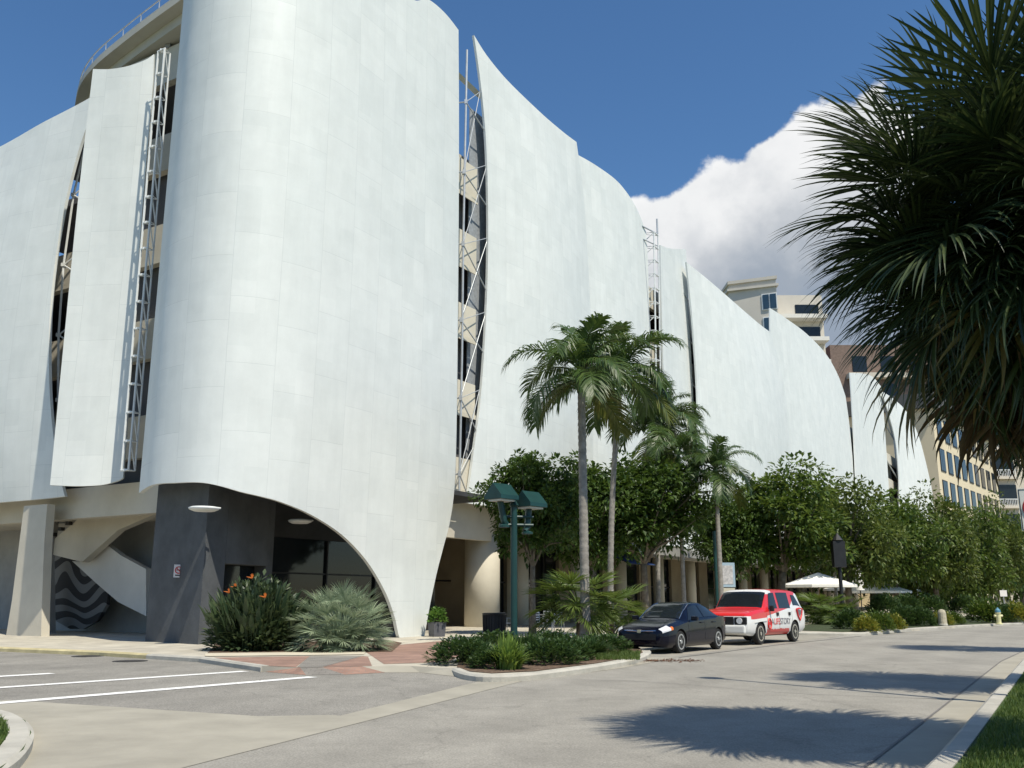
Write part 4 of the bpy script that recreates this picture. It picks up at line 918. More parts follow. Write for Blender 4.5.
def fan_palm(label, X, Y, zc, sc=1.0, ng=46, no=8, nd=22, seed=0, group='fan palms on the right verge', r0=.2):
    r = random.Random(seed); o = thing('fan_palm', label, 'palm tree', (X, Y, KH if True else 0), 0, group); b = MB(); K = int(zc / .12)
    b.tube([(0.02 * math.sin(i * .3), .02 * math.cos(i * .23), (zc - KH) * i / K) for i in range(K + 1)], [r0 * sc * (1.1 if i % 2 else .96) * (1 + .25 * max(0, 1 - i * .15)) for i in range(K + 1)], 14); b.build('trunk', BOOT, o)
    tot = ng + no + nd
    for i in range(tot):
        if i < ng: t = i / ng; t = (t * 1.37) % 1.0; el = lerp(1.2, -.95, t); me = FAN[min(3, int(t * 4))]
        elif i < ng + no: el = r.uniform(-.8, -.35); me = FANO[i % 2]
        else: el = r.uniform(-1.35, -.8); me = FANX[i % 3]
        f = link('frond', me, o); q = r.uniform(.88, 1.12) * sc * (.62 if i < ng and i % 4 == 3 else 1); f.scale = (q, q, q)
        az = i * 2.39996 + r.uniform(-.35, .35); f.rotation_mode = 'QUATERNION'
        from mathutils import Quaternion
        f.rotation_quaternion = Quaternion((0, 0, 1), az) @ Quaternion((0, 1, 0), -el) @ Quaternion((1, 0, 0), r.uniform(-.5, .5))
        f.location = (0.1 * math.cos(az), .1 * math.sin(az), zc - KH - .35 * sc * max(0, (i - ng * .3) / tot))
    return o
def join_fronds(name, o, specs, m):       # the fronds past the hundred that show largest, as one part
    b = MB()
    for me, M in specs:
        b.add([M @ v.co for v in me.vertices], [tuple(p.vertices) for p in me.polygons])
    q = b.build(name, m, o); q['kind'] = 'stuff'; return q
def thicken(o, zc, sc, seed, n1=54, n2=420):
    r = random.Random(seed); sp = []
    for i in range(n1):
        az = r.random() * 6.283; el = r.uniform(-.95, .75); q = sc * r.uniform(.62, 1.0)
        sp.append((FAN[i % 4], Matrix.Translation((0, 0, zc - KH - .2 - .3 * r.random())) @ (Quaternion((0, 0, 1), az) @ Quaternion((0, 1, 0), -el) @ Quaternion((1, 0, 0), r.uniform(-.8, .8))).to_matrix().to_4x4() @ Matrix.Scale(q, 4)))
    join_fronds('inner_fronds', o, sp, FANG)
    b = MB()
    for _ in range(n2):
        a = r.random() * 6.283; ra = r.uniform(.15, .95) * sc; z = zc - KH - .1 - .7 * r.random() * sc; L_ = r.uniform(.5, 1.15) * sc; p = Vector((ra * math.cos(a), ra * math.sin(a), z - .5 * ra)); e = Vector((-math.sin(a), math.cos(a), 0)) * r.uniform(.008, .02); d = Vector((math.cos(a) * r.uniform(-.1, .35), math.sin(a) * r.uniform(-.1, .35), -1))
        b.add([p - e, p + e, p + d * L_ * .6 + e * .8, p + d * L_ * .6 - e * .8, p + d * L_ + Vector((r.uniform(-.08, .08), r.uniform(-.08, .08), 0))], [(0, 1, 2, 3), (3, 2, 4)])
    q = b.build('dry_skirt', FAND, o); q['kind'] = 'stuff'
from mathutils import Quaternion
pa = fan_palm('big dark fan palm with a skirt of dry fronds filling the upper right', 5.28, 8.95, 5.46, 1.08, 78, 8, 12, 11, r0=.24); thicken(pa, 5.4, 1.04, 3, 150, 700)
pa = fan_palm('second fan palm standing farther along the verge with a shaggy brown skirt', 9.5, 15.6, 5.9, 1.05, 62, 8, 28, 6); thicken(pa, 5.9, 1.05, 4, 30, 500)
fan_palm('third fan palm still farther along the verge', 17.4, 26.6, 8.2, 1.05, 44, 5, 12, 9)

# ------------------------------------------------------------------ shrubs
def shrub_leaf(name, w_, h_, n, L_, seed, m, wd=.05):       # rounded leafy shrub
    r = random.Random(seed); b = MB()
    for _ in range(n):
        a = r.random() * 6.283; e = math.asin(r.random() ** .8); k = r.uniform(.55, 1.0); nn = 1 + .3 * noise.noise(Vector((math.cos(a) * 2, math.sin(a) * 2, e * 2 + seed)))
        d = Vector((math.cos(a) * math.cos(e), math.sin(a) * math.cos(e), math.sin(e))); p = Vector((d.x * w_ * k * nn, d.y * w_ * k * nn, .03 + d.z * h_ * k * nn))
        o_ = (d + Vector((r.uniform(-.7, .7), r.uniform(-.7, .7), r.uniform(-.3, .8)))).normalized(); l = L_ * r.uniform(.7, 1.3); s_ = o_.cross(Vector((r.uniform(-.5, .5), r.uniform(-.5, .5), 1))).normalized() * wd * r.uniform(.7, 1.2)
        b.add([p, p + o_ * l * .5 + s_, p + o_ * l - Vector((0, 0, l * .15)), p + o_ * l * .5 - s_], [(0, 1, 2, 3)])
    return b.mesh(name, m)
def blades(name, w_, h_, n, seed, m, wd=.02, arch=.5, flat=1.0):       # tuft of arching blades
    r = random.Random(seed); b = MB()
    for _ in range(n):
        a = r.random() * 6.283; out = r.random() ** .7; p0 = Vector((math.cos(a), math.sin(a), 0)) * w_ * .45 * r.random(); d = Vector((math.cos(a + r.uniform(-.5, .5)), math.sin(a + r.uniform(-.5, .5)), 0))
        h = h_ * r.uniform(.6, 1.1) * (1 - .45 * out * flat); q = Vector((-d.y, d.x, 0)) * wd; prev = None
        pts = [p0 + d * (w_ * .75 * out * (t ** 1.6)) + Vector((0, 0, h * (t * (1 + arch) - arch * t * t * (1 + .6 * out)))) for t in (0, .3, .55, .8, 1.0)]
        ws = (.6, 1, .9, .6, .08); vs = []
        for p, k in zip(pts, ws): vs += [p - q * k, p + q * k]
        b.add(vs, [(2 * i, 2 * i + 1, 2 * i + 3, 2 * i + 2) for i in range(4)])
    return b.mesh(name, m)
def shrub(name, label, me, s_, w_, cat='shrub', rot=0, sc=1, group=None, z=KH, stem=True):
    o = thing(name, label, cat, P(s_, w_, z), rot, group); f = link('foliage', me, o); f.scale = (sc, sc, sc) if not isinstance(sc, tuple) else sc; return o
BEDGREEN = leaf_mat('bird_leaf', (.028, .055, .025), (.085, .115, .045), .2, .45, .5)
# planting bed in front of the corner
bed = [G(207, 654, KH), G(392, 652, KH), G(402, 643, KH), G(385, 640, KH), G(215, 645, KH)]
sheet('planting_bed', bed, KH + .012, MULCH)
sheet('bed_edging', [G(205, 656.6, KH), G(212, 656.8, KH), G(364, 655, KH), G(366, 652, KH), G(210, 653.6, KH), G(205, 654, KH)], KH + .016, mat('sandy_edging', (.56, .50, .38), .9, .1, 2))
def paddles(seed, n, w_, h_, m):
    r = random.Random(seed); b = MB()
    for _ in range(n):
        a = r.random() * 6.283; k = r.random() ** .6; base = Vector((math.cos(a), math.sin(a), 0)) * w_ * k * .8; lean = Vector((math.cos(a), math.sin(a), 0)) * (.15 + .5 * k) + Vector((r.uniform(-.2, .2), r.uniform(-.2, .2), 0))
        h = h_ * r.uniform(.45, 1.05) * (1 - .3 * k); d = (lean + Vector((0, 0, 1.4))).normalized(); t0 = base + d * h * .62; t1 = base + d * h; s_ = d.cross(Vector((math.cos(a * 3), math.sin(a * 3), .2))).normalized(); w1 = r.uniform(.05, .085)
        q = s_ * .008; b.add([base - q, base + q, t0 + q, t0 - q], [(0, 1, 2, 3)])
        m1 = t0.lerp(t1, .35); m2 = t0.lerp(t1, .7); b.add([t0, m1 + s_ * w1, m2 + s_ * w1 * .8, t1 + d * .05 + lean * .1, m2 - s_ * w1 * .8, m1 - s_ * w1], [(0, 1, 2, 3, 4, 5)])
    return b
o = thing('bird_of_paradise', 'tall dark bushy clump of upright leaves with orange flowers by the lobby corner', 'shrub', P(*G(256, 650, KH), KH))
paddles(5, 480, 1.2, 2.1, 0).build('foliage', BEDGREEN, o); link('side_leaves', shrub_leaf('side_leaves', 1.3, 1.8, 4200, .24, 29, BEDGREEN, .05), o)
blades('undergrowth', 1.25, .7, 420, 9, FANB, .03).name; link('undergrowth', bpy.data.meshes['undergrowth'], o)
OR = mat('orange_petal', (.55, .14, .02), .6, .2, 4)
for (dx, dy, z) in ((-.62, -.3, 1.72), (-.1, -.5, 1.98), (.35, -.7, 1.45), (-.75, -.4, 1.58)):
    b = MB()
    for k in range(5): a = -.6 + k * .35; b.tube([(dx, dy, z), (dx + .07 * math.sin(a), dy - .02, z + .13 * math.cos(a))], [.022, .004], 5)
    b.tube([(dx, dy, z), (dx - .16, dy, z + .04)], [.03, .005], 5); b.build('flower', OR, o)
o = thing('silver_palmetto', 'rounded silvery green mound of spiky fan leaves left of the panel foot', 'shrub', P(*G(340, 650.5, KH), KH))
SF = [fan_mesh('fan_leaf', .75, .62, 91 + k, SILV, N=26, droop=.35, pdroop=.2, wd=.014, segs=5, costa=.1, span=1.7) for k in range(3)]
r = random.Random(4)
from mathutils import Quaternion
blades('grassy_leaves', 1.25, 1.15, 1500, 33, SILV, .012, .45).name; link('grassy_leaves', bpy.data.meshes['grassy_leaves'], o)
for i in range(98):
    f = link('fan_leaf', SF[i % 3], o); az = i * 2.39996; el = math.asin(max(-.1, 1 - 1.08 * (i + .5) / 98)); q = r.uniform(.75, .95); f.scale = (q, q, q); f.rotation_mode = 'QUATERNION'
    f.rotation_quaternion = Quaternion((0, 0, 1), az) @ Quaternion((0, 1, 0), -el) @ Quaternion((1, 0, 0), r.uniform(-.6, .6)); f.location = (.42 * math.cos(az) * math.cos(el), .42 * math.sin(az) * math.cos(el), .22 + .5 * math.sin(max(0, el)) + .15 * r.random())
# front island
isl = [G(457, 667.5, KH), G(468, 671.5, KH), G(492, 673.6, KH), G(535, 671.5, KH), G(598, 663.3, KH), G(633, 657, KH), G(643, 653, KH), G(640, 648, KH), G(600, 642, KH), G(500, 640, KH), G(462, 645, KH)]
sheet('planting_bed', isl, KH + .012, MULCH)
HED = leaf_mat('hedge_leaf', (.022, .055, .014), (.06, .105, .025), .25); FERN = leaf_mat('fern_leaf', (.10, .17, .03), (.19, .28, .05), .3)
HM = [shrub_leaf('hedge_foliage', .78, .8, 1900, .15, 15, HED, .032), blades('hedge_foliage', .75, .8, 900, 16, HED, .016, .35), shrub_leaf('hedge_foliage', .7, .72, 1700, .17, 17, HED, .028)] + [blades('fern_foliage', .6, .85, 420, 19, FERN, .022, .5)]
hs = [(462, 664, 0, 1.0, 'dark green low shrub at the left tip of the front island'), (478, 661, 1, 1.05, 'dark green low shrub in front of the waste bin'), (494, 668, 2, .8, 'small dark shrub close to the kerb, left of the bright fern'),
      (509, 669.5, 3, .95, 'bright yellow green fern at the foot of the green lamp post'), (530, 656, 1, 1.15, 'dark round shrub right of the lamp post base'), (549, 664, 0, .95, 'dark shrub by the kerb, second right of the bright fern'),
      (566, 660, 2, 1.0, 'dark shrub just left of the pale palm trunk'), (588, 655, 1, 1.1, 'dark shrub just right of the pale palm trunk'), (604, 652, 0, 1.0, 'dark shrub nearest the front of the black sedan'), (498, 652, 0, 1.15, 'dark shrub behind the lamp post before the cafe chairs'), (550, 648, 2, 1.1, 'dark shrub at the back of the island before the cafe table')]
for i, (x, y, k, sc, lb) in enumerate(hs): shrub('low_shrub', lb, HM[k], *G(x, y, KH), rot=i * 1.3, sc=(sc, sc, sc * (.95 if k == 3 else .66 if y > 655 else .55)), group='shrubs on the front island')
def isl_pt():
    c = G(R.uniform(596, 640), R.uniform(653, 660.5), KH); return (*P(*c).to_2d(), KH + .012)
grass_field('grass', isl_pt, 2600, .04, .12, GB1, .008)
FB = [fan_mesh('fan_leaf', .62, .68, 95 + k, FANB, N=32, droop=.7, pdroop=.45, wd=.022, segs=5, costa=.12, span=2.0) for k in range(2)]
def small_fan(label, s_, w_, n, seed, sc=1.0, stem=.5, cat='palm'):
    r = random.Random(seed); o = thing('small_fan_palm', label, cat, P(s_, w_, KH)); b = MB(); b.tube([(0, 0, 0), (.03, .02, stem)], [.07, .06], 8); b.build('trunk', BOOT, o)
    for i in range(n):
        f = link('fan_leaf', FB[i % 2], o); az = i * 2.39996 + r.uniform(-.3, .3); q = sc * r.uniform(.8, 1.15); f.scale = (q, q, q); f.rotation_mode = 'QUATERNION'
        f.rotation_quaternion = Quaternion((0, 0, 1), az) @ Quaternion((0, 1, 0), -lerp(1.3, -.1, i / n)) @ Quaternion((1, 0, 0), r.uniform(-.4, .4)); f.location = (0, 0, stem)
c = onW(578, 640, 14.6); small_fan('young fan palm with fresh green leaves behind the pale palm trunk', c[0], 14.6, 26, 3, 1.3, 1.2)
c = onW(612, 640, 15.2); small_fan('young fan palm leaning over the nose of the black sedan', c[0], 15.2, 22, 5, 1.25, .8)
c = onW(823, 625, 14.0); small_fan('green fan palm clump beside the tail of the red and white van', c[0], 14.0, 30, 7, 1.5, .6)
c = onW(842, 628, 12.6); small_fan('low fan palm between the van and the yellow shrubs', c[0], 12.6, 20, 8, 1.2, .35)
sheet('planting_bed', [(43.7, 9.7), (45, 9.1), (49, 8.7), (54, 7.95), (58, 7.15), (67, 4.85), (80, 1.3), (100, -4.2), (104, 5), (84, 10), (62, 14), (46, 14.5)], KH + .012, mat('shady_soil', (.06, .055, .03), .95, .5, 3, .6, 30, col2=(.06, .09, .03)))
YEL = leaf_mat('croton_leaf', (.07, .12, .015), (.30, .28, .04), .25)
CM = shrub_leaf('croton_foliage', .75, .85, 1800, .17, 21, YEL, .045); DM = shrub_leaf('shrub_foliage', .9, 1.0, 2600, .16, 22, HED, .04); LM = shrub_leaf('shrub_foliage', .8, .9, 2000, .16, 23, LEAF_B, .04)
for i, (x, y, w_, me, sc, lb) in enumerate([(866, 632, 0, CM, .75, 'yellow leaved shrub at the left of the second kerb island'), (880, 631, 0, LM, .9, 'olive green shrub second on the second kerb island'), (893, 630, 0, CM, .8, 'yellow leaved shrub right of the olive shrub on the second island'), (905, 626, 0, DM, 1.0, 'dark green shrub behind the second kerb island'),
        (922, 626, 0, DM, .9, 'dark low shrub before the mid row tree trunk'), (942, 625.5, 0, CM, .8, 'yellow shrub beside the stone bollard'), (955, 624.5, 0, LM, .7, 'green shrub at the foot of the stone bollard'), (986, 622.5, 0, LM, 1.5, 'rounded green shrub left of the fire hydrant'), (1000, 622.5, 0, DM, 1.1, 'dark shrub just left of the hydrant'), (1018, 622.5, 0, CM, 1.3, 'yellow flowering shrub right of the hydrant'), (850, 629, 0, DM, .9, 'dark shrub under the small fan palms')]):
    s_, w1 = G(x, y, KH); shrub('street_shrub', lb, me, s_, w1, rot=i, sc=sc, group='shrubs along the far kerb')
for i, x in enumerate((885, 908, 930, 965)):
    c = onW(x, 618, 15 - i); shrub('street_shrub', ['dark shrub in deep shade behind the yellow ones', 'dark shrub under the second row tree', 'dark shrub in shade left of the bollard', 'tall dark shrub in shade right of the bollard'][i], DM, c[0], 15 - i, sc=1.7, rot=i, group='shrubs along the far kerb')

# ------------------------------------------------------------------ street furniture
def lamp_post():
    s_, w_ = G(514, 647, KH); o = thing('lamp_post', 'teal green lamp post with two roofed box lanterns on the front island', 'lamp post', P(s_, w_, KH), 0)
    zt = onW(514, 507, w_)[2] - KH; b = MB(); b.lathe([(.17, 0), (.17, .25), (.12, .32), (.105, .5), (.10, zt)], 16); b.build('pole', TEAL, o)
    b = MB(); b.lathe([(.11, zt + .0), (.15, zt + .05), (.02, zt + .28)], 16); b.build('finial', TEAL, o)
    b = MB()
    for z in (zt - .55, zt - .3): b.tube([(-.45, -.1, z), (.6, .15, z)], .045, 8)
    b.build('arm', TEAL, o)
    for (x, y, z, rz) in ((-.38, -.25, zt + .2, -.75), (.52, .3, zt + .02, -.75)):
        M = Matrix.Rotation(rz, 3, 'Z'); c = Vector((x, y, z)); b = MB(); hw, hl = .36, .40
        pr = [(-hw, 0), (-hw * .98, .12), (0, .5), (hw * .98, .12), (hw, 0)]; pts = [[c + M @ Vector((a, sg * hl, h)) for a, h in pr] for sg in (-1, 1)]
        b.add(pts[0] + pts[1], [(0, 1, 2, 3, 4), (9, 8, 7, 6, 5)] + [(i, (i + 1) % 5, 5 + (i + 1) % 5, 5 + i) for i in range(5)])
        ro = b.build('lantern_roof', TEAL, o, fix=True); b = MB()
        b.box(c + Vector((0, 0, -.03)), (.52, .62, .05), M); b.build('diffuser', WSTEEL, ro)
        b = MB()
        xx = x * .8; b.tube([c + Vector((-.05, 0, -.02)), Vector((xx, y * .7, z - .65)), Vector((xx * .8, y * .5, z - .75))], .1, 8); b.lathe([(.05, 0), (.17, .02), (.17, .08), (.06, .12)], 14, Vector((xx, y * .7, z - .86))); b.build('lantern_stem', TEAL, ro)
lamp_post()
# black waste bin
s_, w_ = G(476, 640, KH); o = thing('waste_bin', 'black slatted waste bin in front of the thick round column', 'bin', P(s_ + 1.2, w_, KH)); b = MB(); b.lathe([(.36, .02), (.38, .1), (.40, .85), (.36, .86), (.34, .2)], 24); b.build('body', BLACKM, o)
for k in range(24): a = k * math.pi / 12; 
b = MB()
for k in range(24): a = k * math.pi / 12; b.tube([(.40 * math.cos(a), .40 * math.sin(a), .08), (.425 * math.cos(a), .425 * math.sin(a), .86)], .018, 5)
b.build('slats', BLACKM, o); b = MB(); b.lathe([(.44, .84), (.45, .9), (.40, .92), (.36, .90), (.36, .84)], 24); b.build('rim', BLACKM, o)
# potted plant
s_, w_ = G(434, 637.5, KH); o = thing('potted_plant', 'square dark planter with a bright leafy plant right of the panel foot', 'potted plant', P(s_ + .8, w_ + .45, KH), A); o.scale = (.72,) * 3; b = MB()
q = [(-.32, -.32), (.32, -.32), (.32, .32), (-.32, .32)]; b.add([(x, y, 0) for x, y in q] + [(x * 1.15, y * 1.15, .75) for x, y in q], [(3, 2, 1, 0), (4, 5, 6, 7)] + [(i, (i + 1) % 4, 4 + (i + 1) % 4, 4 + i) for i in range(4)]); b.build('planter', mat('slate_pot', (.10, .10, .11), .6, .2, 4), o)
f = link('foliage', shrub_leaf('foliage', .48, .75, 420, .22, 27, leaf_mat('bright_leaf', (.06, .14, .02), (.12, .22, .04), .3), .07), o); f.location = (0, 0, .7)
# cafe furniture
ALU = mat('brushed_aluminium', (.55, .56, .57), .35, .1, 6, metal=.8)
def chair(label, s_, w_, rz, src=None):
    if src: return dup(src, P(s_, w_, KH), rz, 1, label)
    o = thing('cafe_chair', label, 'chair', P(s_, w_, KH), rz, 'metal cafe chairs')
    for x in (-.22, .22):
        b = MB(); b.tube([(x, -.22, 0), (x, -.2, .64), (x, .2, .66)], .016, 6); b.build('leg', ALU, o); b = MB(); b.tube([(x, .26, 0), (x, .2, .45), (x, .26, .88)], .016, 6); b.build('leg', ALU, o)
    b = MB(); b.box((0, 0, .45), (.44, .44, .025)); b.build('seat', ALU, o); b = MB()
    for k in range(4): b.box((0, .215 + .012 * k, .55 + k * .1), (.42, .02, .055))
    b.build('backrest', ALU, o); return o
cs = onW(506, 640, 21.0)[0]; ch = chair('aluminium cafe chair left of the lamp post', cs, 21.0, 2.2)
for x, w_, rz, lb in ((537, 20.6, .4, 'aluminium cafe chair right of the lamp post, back turned'), (558, 20.4, -.3, 'aluminium cafe chair nearest the pale palm trunk'), (548, 22.4, 3.2, 'aluminium cafe chair on the far side of the round table')):
    chair(lb, onW(x, 640, w_)[0], w_, rz, ch)
o = thing('cafe_table', 'small round metal cafe table between the chairs', 'table', P(onW(547, 640, 21.5)[0], 21.5, KH)); b = MB(); b.lathe([(.42, .71), (.43, .73), (.42, .745)], 24); b.build('tabletop', ALU, o); b = MB(); b.lathe([(.25, 0), (.25, .02), (.035, .05), (.035, .7)], 16); b.build('pedestal', ALU, o)
# umbrellas
CANV = mat('white_canvas', (.80, .78, .72), .85, .05, 3)
def umbrella(label, x, w_, y, half):
    s_, _, z = onW(x, y, w_); c = P(s_, w_); sc = c.y / FPX; r_ = half * sc; o = thing('parasol', label, 'parasol', (c.x, c.y, KH), .3, 'open white parasols on the terrace'); b = MB(); n = 8
    top = Vector((0, 0, z)); vs = [top]; vs += [Vector((r_ * math.cos(k * math.pi / 4), r_ * math.sin(k * math.pi / 4), z - r_ * .33)) for k in range(8)]; vs += [v - Vector((0, 0, .2)) for v in vs[1:9]]; vs += [v * 1 + Vector((0, 0, -.03)) for v in vs[:1]]
    mid = [(vs[1 + k] + vs[1 + (k + 1) % 8]) / 2 - Vector((0, 0, .02)) for k in range(8)]
    b.add(vs, [(0, 1 + k, 1 + (k + 1) % 8) for k in range(8)] + [(1 + k, 9 + k, 9 + (k + 1) % 8, 1 + (k + 1) % 8) for k in range(8)]); b.build('canopy', CANV, o, fix=True)
    b = MB(); b.tube([(0, 0, 0), (0, 0, z)], .035, 8); b.build('pole', mat('brown_wood', (.16, .09, .05), .7, .2, 5), o)
    b = MB()
    for k in range(8): b.tube([(0, 0, z - .06), tuple(Vector(vs[1 + k]) - Vector((0, 0, .03)))], .015, 5)
    b.build('ribs', BLACKM, o); b = MB(); b.lathe([(.3, 0), (.3, .06), (.05, .1)], 16); b.build('base', BLACKM, o)
umbrella('open white parasol nearest the red and white van', 818, 18.5, 574, 36)
umbrella('open white parasol right of the closed one', 878, 17.5, 582, 30)
umbrella('open white parasol half hidden between the other two', 850, 21, 581, 26)
s_, _, z = onW(858, 562, 18.0); o = thing('closed_parasol', 'closed cream parasol standing between the open ones', 'parasol', P(s_, 18.0, KH)); b = MB()
b.lathe([(.05, z), (.22, z - .5), (.36, z - 1.6), (.30, z - 2.2), (.38, z - 2.6), (.05, z - 2.6)], 12); b.build('canopy', CANV, o); b = MB(); b.tube([(0, 0, 0), (0, 0, z + .15)], .05, 8); b.build('pole', BLACKM, o)
# black post with a pedestrian signal box
s_, _, zt = onW(838, 548, 13.5); o = thing('signal_post', 'black post with a signal box in front of the parasols', 'signal post', P(s_, 13.5, KH)); b = MB(); b.lathe([(.2, 0), (.2, .3), (.12, .4), (.11, zt)], 12); b.build('pole', BLACKM, o); b = MB(); b.box((0, 0, zt - .5), (.75, .5, 1.6)); b.lathe([(.3, zt + .3), (.35, zt + .36), (.03, zt + .8)], 12); b.build('signal_box', BLACKM, o)
# pale blue notice on a green post by the palms
s_, _, zt = onW(726, 563, 17.0); o = thing('notice_board', 'pale blue notice board on a teal post behind the van roof', 'sign', P(s_, 17.0, KH), .2); b = MB(); b.box((0, 0, zt - .75), (.95, .06, 1.3)); bd = b.build('board', mat('pale_blue_sign', (.33, .43, .50), .6, .06), o)
b = MB(); b.box((0, -.035, zt - .75), (.7, .012, 1.0)); b.build('notice_sheet', mat('faded_print', (.45, .43, .42), .7, .35, 7), bd); b = MB(); b.tube([(-.6, .02, 0), (-.6, .02, zt + 1.6)], .09, 10); b.build('pole', TEAL, o); b = MB(); b.box((0, .06, zt - 1.8), (.8, .3, .7)); b.build('box', mat('beige_box', (.5, .46, .36), .8, .08), o)
# blue awning
a0 = onW(640, 556, 24.6); o = thing('awning', 'small dark blue awning under the dark tree left of the sedan', 'awning', P(a0[0], 24.6, a0[2])); b = MB(); d_ = P(1, 0) - P(0, 0); n_ = P(0, 1) - P(0, 0)
b.slab([d_ * -2 + Vector((0, 0, .3)) + n_ * 1.6, d_ * 2 + Vector((0, 0, .3)) + n_ * 1.6, d_ * 2 - n_ * .2 - Vector((0, 0, .5)), d_ * -2 - n_ * .2 - Vector((0, 0, .5))], (0, 0, -.08)); b.build('canopy', mat('blue_canvas', (.02, .05, .16), .8, .1), o, fix=True)
b = MB(); b.tube([d_ * -2 + n_ * 1.6 + Vector((0, 0, .2)), d_ * -2 - n_ * .2 - Vector((0, 0, .55)), d_ * 2 - n_ * .2 - Vector((0, 0, .55)), d_ * 2 + n_ * 1.6 + Vector((0, 0, .2))], .03, 6); b.build('frame', BLACKM, o)
# stone bollard and hydrant
s_, w_ = G(955, 626, KH); o = tag(MB().build('x', KERB) if False else thing('stone_bollard', 'squat pale stone bollard by the kerb under the street trees', 'bollard', P(s_, w_ + .6, KH)), 'squat pale stone bollard by the kerb under the street trees', 'bollard'); o.scale = (.68, .68, .62)
b = MB(); b.lathe([(.34, 0), (.33, .5), (.31, 1.15), (.22, 1.36), (.05, 1.42)], 14); b.build('shaft', mat('pale_stone', (.42, .38, .28), .9, .2, 4), o)
b = MB(); b.lathe([(.36, .02), (.38, .12), (.35, .18)], 14); b.build('base', KERB, o)
s_, w_ = G(1007, 624.5, KH); o = thing('fire_hydrant', 'pale yellow fire hydrant with a blue cap at the far kerb', 'hydrant', P(s_, w_ + .4, KH)); o.scale = (.8,) * 3; HY = mat('hydrant_cream', (.68, .64, .36), .6, .1, 3)
b = MB(); b.lathe([(.24, 0), (.24, .08), (.16, .1), (.16, .75), (.2, .78), (.2, .84)], 14); b.build('barrel', HY, o); b = MB(); b.lathe([(.19, .85), (.18, 1.0), (.06, 1.14), (.05, 1.2)], 14); b.build('bonnet', mat('hydrant_blue', (.10, .25, .34), .6, .1), o)
for sg in (-1, 1): b = MB(); b.tube([(0, 0, .6), (sg * .3, 0, .6)], .09, 8); b.build('nozzle', HY, o)
# small white street sign far along
s_, _, zt = onW(1003, 590, 9.2); o = thing('street_sign', 'small white sign on a thin post among the far tree trunks', 'sign', P(s_, 9.2, KH)); b = MB(); b.box((0, 0, zt - .5), (.8, .05, .7)); b.build('plate', mat('white_sign', (.75, .72, .70)), o); b = MB(); b.tube([(0, .05, 0), (0, .05, zt)], .05, 8); b.build('pole', STEEL, o)
s_, _, zt = onW(917, 583, 17.5); o = thing('street_sign', 'pale blue sign hanging in the shade behind the far trees', 'sign', P(s_, 17.5, KH)); b = MB(); b.box((0, 0, zt - .5), (.9, .05, 1.1)); b.build('plate', MATS['pale_blue_sign'], o); b = MB(); b.tube([(0, .05, 0), (0, .05, zt)], .05, 8); b.build('pole', STEEL, o)
# regulatory sign at the right edge
o = thing('prohibition_sign', 'white sign with a red ring cut by the right edge of the photo', 'sign', (7.72, 13.75, KH), -.35); b = MB(); b.box((0, 0, 2.68), (.46, .008, .62)); b.build('plate', mat('sign_white', (.72, .72, .68), .5, .06), o)
b = MB(); b.tube([(.17 * math.cos(k * math.pi / 16), -.008, 2.70 + .17 * math.sin(k * math.pi / 16)) for k in range(33)], .02, 6); b.box((0, -.009, 2.70), (.32, .006, .035), Matrix.Rotation(rad(45), 3, 'Y')); b.build('red_ring', MATS['sign_red'], o)
b = MB(); fr = [(-.215, 2.385), (.215, 2.385), (.215, 2.975), (-.215, 2.975), (-.215, 2.385)]; b.tube([(x, -.006, z) for x, z in fr], .006, 5); b.build('border', BLACKM, o)
b = MB(); b.tube([(0, .03, 0), (0, .03, 3.0)], .028, 8); b.build('pole', STEEL, o)
# tall lamp standard just outside the frame whose shadow crosses the road
o = thing('street_light', 'tall steel street light on the right verge casting a thin shadow across the road', 'street light', (8.72, 12.55, KH)); b = MB(); b.lathe([(.14, 0), (.14, .3), (.085, .4), (.05, 13.6)], 12); b.build('pole', STEEL, o); b = MB(); b.lathe([(.05, 13.5), (.2, 13.6), (.24, 13.8), (.05, 14.0)], 14); b.build('luminaire', STEEL, o)

